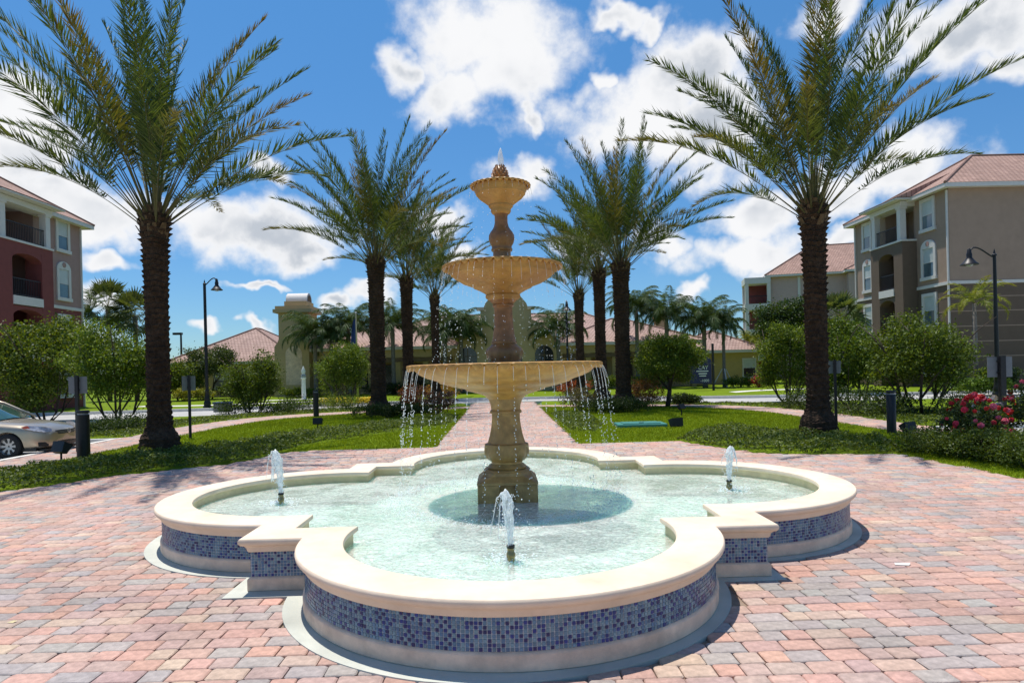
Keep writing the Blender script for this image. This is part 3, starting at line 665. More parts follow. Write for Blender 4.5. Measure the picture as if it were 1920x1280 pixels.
def jet(x, y, z0, h, lean, label, seed, r=.03, streams=6):
    rg = np.random.default_rng(seed); m = MB(); pr = []
    for i in range(22):
        t = i / 21; w = r * (.45 + 1.0 * t) * (1 - max(0, t - .72) / .285) ** .6 if t < 1 else .001
        pr.append((max(w, .002), z0 + h * t))
    ph = rg.uniform(0, 6, 4)
    m.lathe(pr, 18, (0, 0), wob=lambda a, z: 1 + .16 * math.sin(3 * a + 31 * z + ph[0]) + .12 * math.sin(5 * a - 67 * z + ph[1]) + .10 * math.sin(90 * z + ph[2]))
    # the water that topples off one side
    a0 = math.atan2(lean[1], lean[0])
    for k in range(streams):
        a = a0 + rg.normal(0, .9); sp = rg.uniform(.03, .15); pts = []
        t_ = np.linspace(0, 1, 8); drop = h * rg.uniform(.5, 1.0)
        for t in t_: pts.append((math.cos(a) * sp * t + lean[0] * .5, math.sin(a) * sp * t + lean[1] * .5, z0 + h * rg.uniform(.9, .96) + .05 * t - drop * t * t))
        m.tube(pts, [rg.uniform(.003, .011) * (1 - .5 * t) for t in t_], 6)
    v = np.array(m.v); f = np.clip((v[:, 2] - z0) / h, 0, 1) ** 2; v[:, 0] += lean[0] * f + x; v[:, 1] += lean[1] * f + y; m.v = [tuple(p) for p in v]
    o = m.build('water_jet', 'jet_water', smooth=True); tag(o, label, 'water jet', 'water jets in the pool')
    nd = 260; q = rg.normal(0, 1, (nd, 3)); hh = rg.random(nd)
    P = np.column_stack([x + lean[0] * (.4 + hh * .6) + q[:, 0] * .045, y + lean[1] * .5 + q[:, 1] * .045, z0 - .08 + hh * h * 1.08]); P[:, 2] = np.maximum(P[:, 2], .315)
    tag(drops('spray_drops', P, rg.uniform(.002, .006, nd), 1.3, 'spray', '', parent=o), kind='stuff')
    # churned ring where it falls back
    nd = 260; a = rg.uniform(0, 2 * PI, nd); rr = np.abs(rg.normal(0, .14, nd))
    P = np.column_stack([x + lean[0] + rr * np.cos(a), y + lean[1] + rr * np.sin(a), np.full(nd, .308) + rg.random(nd) ** 3 * .03])
    tag(drops('foam', P, rg.uniform(.004, .012, nd), .6, 'spray', '', parent=o), kind='stuff')
jet(*NOZ[0], .42, .43, (-.03, .02), 'frothy white water jet at the front of the pool before the pedestal', 1, .036, 3)
jet(*NOZ[1], .42, .40, (.03, .02), 'frothy white water jet in the right lobe of the pool', 2, .036)
jet(*NOZ[3], .42, .50, (-.06, .02), 'frothy white water jet in the left lobe of the pool', 3, .042)
o = MB().lathe([(.012, 4.07), (.026, 4.10), (.032, 4.16), (.024, 4.22), (.01, 4.27), (.002, 4.285)], 14, (.012, 0), wob=lambda a, z: 1 + .25 * math.sin(3 * a + 80 * z)).build('water_jet', 'trickle', smooth=True)
tag(o, 'small clear water spurt on top of the pineapple finial', 'water jet', 'water jets in the pool')

# ------------------------------------------------------------------ pavers
def paver_rows(poly, rng, hole=None):
    a = np.array(poly); (x0, y0), (x1, y1) = a.min(0), a.max(0); rh = .1535; out = []
    for j in range(int((y1 - y0) / rh) + 1):
        yc = math.floor(y0 / rh) * rh + (j + .5) * rh; x = x0 - rng.random() * .25; row = []
        while x < x1:
            w = rng.choice((.232, .232, .155, .155, .195, .27)); row.append((x + w / 2, yc, w, rh)); x += w
        out += row
    q = np.array(out); q[:, 1] += .006 * np.sin(q[:, 0] * 2.1 + q[:, 1] * 3)
    keep = inpoly(q[:, 0], q[:, 1], poly)
    if hole is not None: keep &= ~inpoly(q[:, 0], q[:, 1], hole)
    return q[keep]
PALC = np.array([(.50, .285, .22), (.47, .30, .245), (.44, .325, .275), (.315, .325, .315), (.275, .295, .295), (.54, .40, .29), (.55, .29, .205), (.42, .29, .265)])
PALP = np.array([.20, .18, .16, .12, .10, .08, .07, .09])
def paver_arrays(q, rng):
    n = len(q); hw, hh = q[:, 2] / 2 - .0032, q[:, 3] / 2 - .0032; cut = rng.uniform(.005, .016, (n, 4))
    sx = np.array([-1, 1, 1, 1, 1, -1, -1, -1]); sy = np.array([-1, -1, -1, 1, 1, 1, 1, -1]); isx = np.array([1, 1, 0, 0, 1, 1, 0, 0]); ci = np.array([0, 1, 1, 2, 2, 3, 3, 0])
    c = cut[:, ci]; X = sx * (hw[:, None] - c * isx); Y = sy * (hh[:, None] - c * (1 - isx))
    X = X + rng.normal(0, .0012, X.shape); Y = Y + rng.normal(0, .0012, Y.shape)
    an = rng.normal(0, .008, (n, 1)); X, Y = X * np.cos(an) - Y * np.sin(an), X * np.sin(an) + Y * np.cos(an)
    tx, ty = rng.normal(0, .007, (n, 1)), rng.normal(0, .007, (n, 1)); z = rng.normal(0, .0012, (n, 1))
    k = 1 - .006 / np.maximum(np.minimum(hw, hh)[:, None], .01)
    top = np.stack([X * k, Y * k, z + X * tx + Y * ty], 2); mid = np.stack([X, Y, top[:, :, 2] - .006], 2); bot = np.stack([X, Y, np.full_like(X, -.03)], 2)
    V = np.concatenate([top, mid, bot], 1)                       # n, 24, 3
    col = PALC[rng.choice(len(PALC), n, p=PALP)] * rng.uniform(.86, 1.12, (n, 1)) * rng.normal(1, .025, (n, 3))
    mean = PALC.T @ PALP; col = col * .58 + mean * .42                # tumbled blend, worn towards one dusty pink
    low = 1 + .07 * np.sin(q[:, 0] * .9 + 1.3 * np.sin(q[:, 1] * .6)) * np.sin(q[:, 1] * 1.1 + .7); col = col * low[:, None]
    return V, col
PF = [tuple(range(8))] + [(i + 8, (i + 1) % 8 + 8, (i + 1) % 8, i) for i in range(8)] + [(i + 16, (i + 1) % 8 + 16, (i + 1) % 8 + 8, i + 8) for i in range(8)]
def pavers_joined(name, q, V, col, parent):
    n = len(q); W_ = V + np.column_stack([q[:, 0], q[:, 1], np.zeros(n)])[:, None, :]
    lo = np.concatenate([np.array(f) for f in PF]); lt = np.array([len(f) for f in PF]); me = bpy.data.meshes.new(name)
    me.vertices.add(n * 24); me.vertices.foreach_set('co', W_.astype(np.float32).ravel())
    li = (np.arange(n)[:, None] * 24 + lo[None]).ravel(); me.loops.add(len(li)); me.loops.foreach_set('vertex_index', li.astype(np.int32))
    tot = np.tile(lt, n); me.polygons.add(len(tot)); me.polygons.foreach_set('loop_start', np.concatenate([[0], np.cumsum(tot)[:-1]]).astype(np.int32)); me.polygons.foreach_set('loop_total', tot.astype(np.int32))
    me.update(calc_edges=True); setcol(me, np.repeat(col, 24, axis=0))
    return tag(link(name, me, 'paver', parent), kind='stuff')
rng = np.random.default_rng(21)
q = paver_rows(plaza, rng, outline(.02)); V, col = paver_arrays(q, rng)
dy = q[:, 1] - CY; dx = q[:, 0] - CX
vis = (dy > 3.66) & (np.abs(dx) < dy * .785) & ~inpoly(q[:, 0], q[:, 1], outline(.08))
order = np.argsort(np.where(vis, dx * dx * .25 + dy * dy, 1e9))[:300]
single = np.zeros(len(q), bool); single[order] = True
for i in order:
    me = bpy.data.meshes.new('paver'); me.from_pydata(V[i].tolist(), [], PF); setcol(me, np.repeat(col[i:i + 1], 24, axis=0))
    o = link('paver', me, 'paver', bed); o.location = (q[i, 0], q[i, 1], 0)
pavers_joined('pavers', q[~single], V[~single], col[~single], bed)
for poly, par in [(walk, walko)] + paths:
    q = paver_rows([p for p in poly if p[1] > -2] if par is not walko else poly, rng); V, col = paver_arrays(q, rng); pavers_joined('pavers', q, V, col, par)

# ------------------------------------------------------------------ buildings
def hip_roof(name, x0, x1, y0, y1, ze, zr, mat, parent, axis='x', ov=.6, hip=1., label=None):
    """hipped roof with uv in metres along eave / slope, a fascia and a soffit"""
    X0, X1, Y0_, Y1_ = x0 - ov, x1 + ov, y0 - ov, y1 + ov
    if axis == 'x':
        h = (Y1_ - Y0_) / 2 * hip; ym = (Y0_ + Y1_) / 2; a, b = (min(X0 + h, (X0 + X1) / 2), ym), (max(X1 - h, (X0 + X1) / 2), ym)
    else:
        h = (X1 - X0) / 2 * hip; xm = (X0 + X1) / 2; a, b = (xm, min(Y0_ + h, (Y0_ + Y1_) / 2)), (xm, max(Y1_ - h, (Y0_ + Y1_) / 2))
    v = [(X0, Y0_, ze), (X1, Y0_, ze), (X1, Y1_, ze), (X0, Y1_, ze), (*a, zr), (*b, zr)]
    f = [(0, 1, 5, 4), (1, 2, 5), (2, 3, 4, 5), (3, 0, 4)] if axis == 'x' else [(0, 1, 4), (1, 2, 5, 4), (2, 3, 5), (3, 0, 4, 5)]
    me = bpy.data.meshes.new(name); me.from_pydata(v, [], f); uv = me.uv_layers.new(name='UVMap')
    for p in me.polygons:
        P = [Vector(me.vertices[i].co) for i in p.vertices]; e = (P[1] - P[0]).normalized(); nr = p.normal; s = nr.cross(e)
        for li, q in zip(p.loop_indices, P): uv.data[li].uv = ((q - P[0]).dot(e), (q - P[0]).dot(s))
    o = link(name, me, mat, parent)
    if label: o['label'] = label
    m = MB(); t = .03
    for (xa, xb, ya, yb) in ((X0 + .02, X1 - .02, Y0_ + .02, Y0_ + .10), (X0 + .02, X1 - .02, Y1_ - .10, Y1_ - .02), (X0 + .02, X0 + .10, Y0_ + .10, Y1_ - .10), (X1 - .10, X1 - .02, Y0_ + .10, Y1_ - .10)):
        m.box(xa, xb, ya, yb, ze - .26, ze - .005)
    m.box(X0 + .1, X1 - .1, Y0_ + .1, Y1_ - .1, ze - .20, ze - .14)
    m.build('fascia', 'white_trim', o)
    # ridge and hip caps
    c = MB(); L_ = [(v[0], v[4]), (v[1], v[5] if axis == 'x' else v[4]), (v[2], v[5]), (v[3], v[4] if axis == 'x' else v[5]), (v[4], v[5])]
    for p, q in L_:
        if (Vector(p) - Vector(q)).length > .2: c.tube([Vector(p) + Vector((0, 0, .02)), Vector(q) + Vector((0, 0, .02))], .09, 8)
    c.build('ridge_cap', mat, o)
    return o
def window_x(parent, X, s, y, z0, z1, w, arch=False, wt=.22):
    """window on a wall in the plane x = X that faces direction s (+1 / -1) along x"""
    y0, y1 = y - w / 2, y + w / 2; a = lambda d: X + s * d
    def bx(m, d0, d1, ya, yb, za, zb): m.box(*sorted((a(d0), a(d1))), ya, yb, za, zb)
    m = MB(); bx(m, -.02, .09, y0 - wt, y0, z0, z1); bx(m, -.02, .09, y1, y1 + wt, z0, z1)
    if arch:
        pr = [(y0 - wt, z1)]; n = 12; rr = w / 2 + wt
        pr = [(y + rr * math.cos(t), z1 + .75 * rr * math.sin(t)) for t in np.linspace(0, PI, n)]
        m.extr_x(pr, *sorted((a(-.02), a(.09))))
    else: bx(m, -.02, .09, y0 - wt, y1 + wt, z1, z1 + wt)
    fr = m.build('window', 'white_trim', parent)
    m = MB(); bx(m, -.02, .14, y0 - wt - .06, y1 + wt + .06, z0 - .22, z0); m.build('sill', 'white_trim', fr)
    zm = (z0 + z1) / 2
    m = MB(); bx(m, -.02, .03, y0, y1, zm + .02, z1); m.build('pane', 'pane_blind', fr)
    m = MB(); bx(m, -.02, .03, y0, y1, z0, zm - .02); m.build('pane', 'pane_blue', fr)
    m = MB(); bx(m, -.02, .06, y0, y1, zm - .02, zm + .02); m.build('sash_bar', 'white_trim', fr)
    if arch:
        m = MB(); pts = [(y + .17 * math.cos(t), z1 + .30 + .17 * math.sin(t)) for t in np.linspace(0, 2 * PI, 14, endpoint=False)]
        m.extr_x(pts, *sorted((a(.09), a(.12)))); m.build('roundel', 'stucco_pink', fr)
def window_y(parent, x, Yp, z0, z1, w, wt=.2, pane='pane_blue'):
    x0, x1 = x - w / 2, x + w / 2; m = MB()
    m.box(x0 - wt, x0, Yp - .09, Yp + .02, z0, z1); m.box(x1, x1 + wt, Yp - .09, Yp + .02, z0, z1); m.box(x0 - wt, x1 + wt, Yp - .09, Yp + .02, z1, z1 + wt)
    fr = m.build('window', 'white_trim', parent); zm = (z0 + z1) / 2
    MB().box(x0 - wt - .05, x1 + wt + .05, Yp - .13, Yp + .02, z0 - .18, z0).build('sill', 'white_trim', fr)
    MB().box(x0, x1, Yp - .03, Yp + .02, zm + .02, z1).build('pane', 'pane_blind', fr); MB().box(x0, x1, Yp - .03, Yp + .02, z0, zm - .02).build('pane', pane, fr)
    MB().box(x0, x1, Yp - .06, Yp + .02, zm - .02, zm + .02).build('sash_bar', 'white_trim', fr)
def railing_x(parent, X, y0, y1, z0, h=1.05):
    m = MB(); m.box(X - .03, X + .03, y0, y1, z0 + h - .05, z0 + h); m.box(X - .02, X + .02, y0, y1, z0 + .08, z0 + .12)
    n = int((y1 - y0) / .13)
    for i in range(n + 1):
        y = y0 + (y1 - y0) * i / n; m.box(X - .011, X + .011, y - .011, y + .011, z0 + .12, z0 + h - .05)
    return m.build('railing', 'black_metal', parent)

def apartment(X, s, yn, yf, bay, wins, up, low, porch, depth, label, ze=12.72, zr=16.2, porch_d=1.0):
    """four storeys; street wall in the plane x = X facing s; bay = (y0, y1) of the recessed balconies behind the porch"""
    b0, b1 = bay; t = thing('apartment_building', label, 'building', (X, (yn + yf) / 2, 0)); ox, oy = X, (yn + yf) / 2
    def build(m, name, mat, par=None, lab=None, **k):
        m.v = [(x - ox, y - oy, z) for x, y, z in m.v] if par is None else m.v
        o = m.build(name, mat, par or t, **k)
        if lab: o['label'] = lab
        return o
    xs = lambda d0, d1: sorted((X + s * d0, X + s * d1))
    zb = 6.6; hold = thing('tmp', 'x y z w', 'x'); hold.location = (0, 0, 0)
    for (z0, z1, mat, nm) in ((zb, ze - .14, up, 'wall'), (-.1, zb, low, 'base_wall')):
        m = MB(); m.box(*xs(0, -depth), yn, b0, z0, z1); m.box(*xs(0, -depth), b1, yf, z0, z1); m.box(*xs(-1.7, -depth), b0 + .004, b1 - .004, z0, z1); build(m, nm, mat)
    m = MB(); m.box(*xs(.07, -depth - .07), yn - .07, b0, zb - .1, zb + .1); m.box(*xs(.07, 0), b1, yf + .07, zb - .1, zb + .1); build(m, 'belt_course', 'white_trim')
    for z in (1., 1.95, 2.9, 3.85, 4.8, 5.7):                       # scored joints of the base
        m = MB(); m.box(*xs(.012, -depth - .012), yn - .012, yn + .02, z - .03, z + .03); m.box(*xs(.012, -.02), yn, b0 - .6, z - .03, z + .03); build(m, 'score_line', 'stucco_taupe')
    for z in (3.3, 6.5, 9.75):
        m = MB(); m.box(*xs(-.05, -1.7), b0 + .006, b1 - .006, z - .2, z); build(m, 'balcony_floor', up)
    for z in (.0, 3.3, 6.5, 9.8):                                  # doors on the balconies
        m = MB(); m.box(*xs(-1.66, -1.72), b0 + .6, b1 - .9, z + .05, z + 2.1); build(m, 'balcony_door', 'dark_glass')
    # the projecting porch: two piers, arched heads, white slabs
    pw = .75; pt = 9.85
    m = MB(); m.box(*xs(porch_d, 0), b0 - .25, b0 + pw, -.1, pt); m.box(*xs(porch_d, 0), b1 - pw, b1 + .25, -.1, pt)
    y0, y1 = b0 + pw, b1 - pw; ym = (y0 + y1) / 2; hw = (y1 - y0) / 2
    for zt in (9.2, 5.95):
        pr = [(y1, zt + .25), (y1, zt - .35)] + [(ym + hw * math.cos(a), zt - .35 + .42 * math.sin(a)) for a in np.linspace(0, PI, 13)][1:-1] + [(y0, zt - .35), (y0, zt + .25)]
        m.extr_x(pr, *xs(porch_d - .01, .3))
    m.box(*xs(porch_d, 0), y0, y1, 9.44, pt); build(m, 'porch', porch)
    for z in (6.75, 3.5):
        m = MB(); m.box(*xs(porch_d + .06, 0), y0 + .003, y1 - .003, z - .5, z); build(m, 'balcony_slab', 'white_trim')
        r_ = railing_x(None, X + s * (porch_d - .1), y0, y1, z); r_.parent = t; r_.location = (-ox, -oy, 0)
    m = MB(); m.box(*xs(porch_d + .06, 0), b0 - .3, b1 + .3, pt, pt + .12); build(m, 'porch_cap', 'white_trim')
    r_ = railing_x(None, X + s * (porch_d - .2), b0 + .1, b1, pt + .12); r_.parent = t; r_.location = (-ox, -oy, 0)
    for y in (b0 - .02, b1 - .25):
        m = MB(); m.box(*xs(porch_d - .05, porch_d - .45), y, y + .4, pt + .12, ze - .5); build(m, 'column', 'white_trim')
        m = MB(); m.box(*xs(porch_d - .0, porch_d - .5), y - .06, y + .46, ze - .62, ze - .48); build(m, 'capital', 'white_trim')
    m = MB(); m.box(*xs(porch_d, 0), b0 - .15, b1 + .3, ze - .48, ze - .15); build(m, 'eave_beam', 'white_trim')
    for y, w in wins:
        for z0, z1, ar in ((10.42, 12.2, False), (7.25, 9.1, True), (4.1, 5.95, False), (.9, 2.7, False)): window_x(hold, X, s, y, z0, z1, w, ar)
    for y in (yn + .1, yf - .1):                                   # downpipes
        m = MB(); m.box(*xs(.10, .0), y - .05, y + .05, 0, ze - .3); build(m, 'downpipe', 'white_trim')
    hip_roof('roof', *xs(0, -depth), yn, yf, ze, zr, 'roof_tile', hold, 'x' if depth > yf - yn else 'y')
    m = MB(); m.box(*xs(porch_d + .55, 0), b0 - .6, b1 + .7, ze - .12, ze - .02); build(m, 'porch_soffit', 'white_trim')
    # little tiled shed roof over the porch bay
    me = bpy.data.meshes.new('porch_roof'); xa, xb = X + s * (porch_d + .6), X - s * 2.2; zz = ze + (2.8 + porch_d) * .42
    me.from_pydata([(xa, b0 - .65, ze), (xa, b1 + .75, ze), (xb, b1 + .75, zz), (xb, b0 - .65, zz), (xb, b0 - .65, ze), (xb, b1 + .75, ze)], [], [(0, 1, 2, 3), (0, 3, 4), (1, 5, 2)]); uv = me.uv_layers.new(name='UVMap')
    for p in me.polygons:
        for li in p.loop_indices: co = me.vertices[me.loops[li].vertex_index].co; uv.data[li].uv = (co.y, co.x * 1.08)
    o = link('porch_roof', me, 'roof_tile', hold)
    for ch in list(hold.children): ch.parent = t; ch.location = (-ox, -oy, 0)
    bpy.data.objects.remove(hold)
    return t
apartment(28.2, -1, 33.5, 44.5, (37.0, 40.3), [(35.5, 1.05), (42.7, .9)], 'stucco_taupe', 'stucco_brown', 'stucco_brown', 24,
          'taupe and brown four storey apartment block on the right behind the lamp post')
apartment(-28.7, 1, 25.5, 38.4, (29.8, 33.75), [(36.45, .95), (27.6, 1.)], 'stucco_pink', 'stucco_maroon', 'stucco_maroon', 22,
          'pink and maroon four storey apartment block at the left edge', ze=12.5, zr=17.0)
# the farther block between the right palm and the right block
t = thing('apartment_building', 'distant mauve apartment block seen past the right palm trunk', 'building', (33, 73, 0), R(-14))
m = MB(); m.box(0, 26, 0, 12, 0, 12.5); m.build('wall', 'stucco_mauve', t)
m = MB(); m.box(-2.6, 0, -.6, -.2, 0, 12.6); m.v = []; m.f = []
for x in (-2.9, -.35): m.box(x, x + .4, -.5, -.1, 0, 12.4); m.box(x, x + .4, 2.4, 2.8, 0, 12.4)
for z in (3.0, 6.1, 9.2, 12.4): m.box(-2.95, .06, -.55, 2.85, z - .75, z)
m.build('balcony_tower', 'white_trim', t)
for z in (3.0, 6.1, 9.2):
    m = MB(); m.box(-2.6, -.3, -.34, -.3, z + .9, z + 1.0)
    for i in range(15): m.box(-2.5 + i * .15, -2.48 + i * .15, -.33, -.31, z, z + .9)
    m.build('railing', 'black_metal', t)
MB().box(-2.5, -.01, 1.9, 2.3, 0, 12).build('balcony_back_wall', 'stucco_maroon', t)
for x in (5.4, 12.2, 18.5):
    for z in (1., 4.1, 7.2, 10.2): window_y(t, x, 0, z, z + 1.6, 1.3)
MB().box(3.2, 3.5, -.12, 0, 0, 12.3).build('downpipe', 'white_trim', t); MB().box(-.02, 26.1, -.1, .02, 6.4, 6.65).build('belt_course', 'white_trim', t)
MB().box(8.6, 14.8, -1.2, 0, 0, 12.3).build('bay', 'stucco_mauve', t)
for z in (4.1, 7.2, 10.2): window_y(t, 11.7, -1.2, z, z + 1.6, 1.4)
hip_roof('roof', 0, 26, 0, 12, 12.62, 16.9, 'roof_tile', t, 'x'); hip_roof('roof', 8.6, 14.8, -1.2, 6, 12.66, 14.4, 'roof_tile', t, 'y', .5)

# ---- clubhouse across the road
ch = thing('clubhouse', 'long low cream clubhouse with pink tiled roofs and curved central gable behind the fountain', 'building', (0, 50, 0))
def CB(name, mat, *a, par=None, **k): 
    return MB().box(*a).build(name, mat, par or ch, **k)
# everything below is in the clubhouse's own frame: y = 0 at the front wall
gp = [(-3.95, 0), (-3.95, 3.2), (-3.75, 3.9), (-3.3, 4.8), (-2.7, 5.5), (-2.1, 5.95), (-1.72, 6.1), (-1.72, 7.0), (-1.5, 7.0), (-1.3, 7.5), (-.8, 8.1), (-.2, 8.45), (.45, 8.55), (1.1, 8.45), (1.7, 8.1), (2.2, 7.5), (2.38, 7.0), (2.6, 7.0), (2.6, 6.1), (3.0, 5.95), (3.6, 5.5), (4.2, 4.8), (4.75, 3.9), (4.98, 3.2), (4.98, 0)]
MB().extr_y(gp, -1.2, -.6).build('gable', 'club_wall', ch)
m = MB()
for x in (-1.72, 2.6): m.box(x - .32, x + .32, -1.28, -.52, 6.95, 7.2)
m.build('gable_cornice', 'plinth', ch)
for cx in (-2.87, 3.62):
    pr = [(cx - .78, 2.3)] + [(cx + .78, 2.3)] + [(cx + .78 * math.cos(a), 3.05 + .78 * math.sin(a)) for a in np.linspace(0, PI, 14)]
    w_ = MB().extr_y(pr, -1.26, -1.195).build('arched_window', 'dark_glass', ch)
    m = MB(); m.box(cx - .03, cx + .03, -1.29, -1.255, 2.3, 3.82); m.box(cx - .78, cx + .78, -1.29, -1.255, 3.02, 3.07); m.build('glazing_bar', 'club_dark', w_)
pr = [(-.75, 0), (1.75, 0), (1.75, 2.6)] + [(.5 + 1.25 * math.cos(a), 2.6 + 1.25 * math.sin(a)) for a in np.linspace(0, PI, 14)][1:]
MB().extr_y(pr, -1.25, -1.19).build('entrance', 'dark_glass', ch)
# left and right ranges with shaded loggias
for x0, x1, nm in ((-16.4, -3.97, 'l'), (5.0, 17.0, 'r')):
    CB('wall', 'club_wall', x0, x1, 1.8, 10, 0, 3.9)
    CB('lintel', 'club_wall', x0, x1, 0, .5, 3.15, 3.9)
    CB('lintel_shade_strip', 'club_dark', x0 + .3, x1 - .3, -.05, .0, 2.75, 3.1)  # dark strip standing in for the shade under the lintel
    n = 5
    for i in range(n + 1):
        x = x0 + .25 + (x1 - x0 - .5) * i / n; CB('column', 'club_yellow', x - .22, x + .22, .02, .46, 0, 3.15)
    for i in range(n):
        x = x0 + .25 + (x1 - x0 - .5) * (i + .5) / n; f = CB('window', 'club_dark', x - .75, x + .75, 1.72, 1.8, .5, 2.6); CB('pane', 'dark_glass', x - .62, x + .62, 1.69, 1.73, .65, 2.5, par=f)
    hip_roof('roof', x0, x1, 0, 11, 4.05, 6.45, 'roof_pink', ch, 'x', .7)
# tower with a barrel cap
CB('tower', 'club_wall', -18.95, -16.4, -.8, 1.9, 0, 7.15)
MB().extr_y([(-19.5, 0), (-18.9, 0), (-18.9, 5.1), (-19.1, 4.6), (-19.35, 4.3)], -.75, 1.8).build('tower_buttress', 'club_wall', ch)
CB('tower_cornice', 'club_wall', -19.3, -16.05, -1.15, 2.25, 7.15, 7.45); CB('tower_cornice', 'club_wall', -19.15, -16.2, -1.0, 2.1, 7.45, 7.72)
CB('tower_cap_base', 'club_wall', -18.5, -16.6, -.55, 1.6, 7.72, 8.15)
pts = [(.5 + .78 * math.cos(a), 8.15 + .78 * math.sin(a)) for a in np.linspace(0, PI, 16)]
m = MB().extr_x(pts, -18.45, -16.65); m.build('barrel_cap', 'white_trim', ch)
MB().extr_x([(.5 + .55 * math.cos(a), 8.2 + .55 * math.sin(a)) for a in np.linspace(0, PI, 14)], -16.66, -16.62).build('barrel_mouth', 'club_dark', ch)
pr = [(-18.4, 1.0), (-17.0, 1.0), (-17.0, 3.6)] + [(-17.7 + .7 * math.cos(a), 3.6 + .7 * math.sin(a)) for a in np.linspace(0, PI, 12)][1:]
MB().extr_y(pr, -.83, -.79).build('tower_niche', 'plinth', ch)
# left wing, right house, taller roof behind
CB('wing_wall', 'club_wall', -30, -19.6, 3.5, 16, 0, 3.1); hip_roof('roof', -30, -18.9, 3.5, 16, 3.2, 6.6, 'roof_pink', ch, 'y', .7)
for x in (-28.4, -25.6, -22.8): window_y(ch, x, 3.5, .8, 2.3, 1.3, .12)
CB('house_wall', 'club_yellow', 17.3, 24, 4, 12, 0, 3.1); hip_roof('roof', 17.3, 24, 4, 12, 3.2, 5.2, 'roof_pink', ch, 'y', .6)
window_y(ch, 23.1, 4, .7, 2.3, 1.1, .1, 'dark_glass')
CB('upper_wall', 'club_wall', -11.5, 13, 8, 15, 3, 5.2); hip_roof('roof', -11.5, 13, 7, 16, 5.3, 7.6, 'roof_pink', ch, 'x', .6)
for x, z in ((-13.6, 6.6), (15.2, 6.4)):
    m = MB(); m.box(x - .45, x + .45, 5.2, 6.2, 4, z); m.box(x - .55, x + .55, 5.1, 6.3, z, z + .2); o = m.build('chimney', 'club_wall', ch); MB().lathe([(.2, z + .2), (.2, z + .7), (.26, z + .72), (.26, z + .8)], 12, (x, 5.7)).build('chimney_pot', 'club_dark', o)

# ------------------------------------------------------------------ date palms
GREENS = ((.036, .072, .021), (.112, .155, .036))
def frond_mesh(name, L, e0, bend, pet, ll, nl, seed, c0, c1, tipc=None, width=.036, vee=.55, droop=0., spread=1.):
    rg = np.random.default_rng(seed); K = 40; s = np.linspace(0, 1, K)
    ang = e0 - bend * s ** 1.7; dx = np.cos(ang); dz = np.sin(ang); ds = L / (K - 1)
    x = np.concatenate([[0], np.cumsum((dx[1:] + dx[:-1]) / 2 * ds)]); z = np.concatenate([[0], np.cumsum((dz[1:] + dz[:-1]) / 2 * ds)])
    twist = rg.normal(0, .25); lat = rg.normal(0, .10) * L * s ** 2
    C = np.column_stack([x, lat, z]); T = norm(np.gradient(C, axis=0))
    side0 = np.array([0, 1, 0.]); V = []; cols = []
    t = np.sort(rg.uniform(pet, 1, nl * 2)); sg = np.where(np.arange(nl * 2) % 2 == 0, 1, -1.)
    P = np.column_stack([np.interp(t, s, C[:, k]) for k in range(3)]); TT = norm(np.column_stack([np.interp(t, s, T[:, k]) for k in range(3)]))
    up = norm(np.cross(TT, np.broadcast_to(side0, TT.shape)) * -1); up[:, :] *= np.sign(up[:, 2:3] + 1e-9)
    sd_ = norm(np.cross(up, TT)) * np.cos(twist) + up * np.sin(twist)
    u = (t - pet) / (1 - pet)
    al = np.radians(62 - 38 * u) * spread + rg.normal(0, .13, len(t)); vv = vee + rg.normal(0, .28, len(t))
    D = TT * np.cos(al)[:, None] + (sd_ * sg[:, None] * np.cos(vv)[:, None] + up * np.sin(vv)[:, None]) * np.sin(al)[:, None]
    D[:, 2] -= droop * (1 - .3 * u); D = norm(D)
    ln = ll * (np.clip(u / .12, .35, 1)) * (1 - .62 * u ** 2.2) * rg.uniform(.82, 1.15, len(t))
    nr = norm(np.cross(D, TT) + rg.normal(0, .35, D.shape)); wd = norm(np.cross(D, nr))
    w = (width * (1 - .35 * u) * rg.uniform(.8, 1.2, len(t)))[:, None]; tip = P + D * ln[:, None]; tip[:, 2] -= droop * ln * .35
    Q = np.empty((len(t), 4, 3)); Q[:, 0] = P; Q[:, 1] = P + D * (ln * .35)[:, None] + wd * w * .5; Q[:, 2] = tip; Q[:, 3] = P + D * (ln * .35)[:, None] - wd * w * .5
    f = rg.random((len(t), 1)) ** 1.3; c = np.array(c0) * (1 - f) + np.array(c1) * f
    if tipc is not None: c = c * (1 - .75 * (u ** 2)[:, None]) + np.array(tipc) * (.75 * (u ** 2)[:, None])
    # rachis as three-sided strip
    rw = np.interp(s, [0, .05, pet, 1], [.085, .055, .030, .006]) * (L / 5.2); rc = []
    sd2 = np.cross(T, np.array([0, 0, 1.])); sd2 = norm(sd2); up2 = np.cross(sd2, T)
    ring = [C - sd2 * rw[:, None] * .5, C + sd2 * rw[:, None] * .5, C - up2 * rw[:, None] * .55]
    A = []
    for a, b in ((0, 1), (1, 2), (2, 0)):
        A.append(np.stack([ring[a][:-1], ring[b][:-1], ring[b][1:], ring[a][1:]], 1))
    A = np.concatenate(A); rcol = np.tile(np.array([(.16, .15, .055)]), (len(A), 1))
    return np_mesh(name, np.concatenate([Q, A]).reshape(-1, 3), 4, np.concatenate([c, rcol]))
FR = []
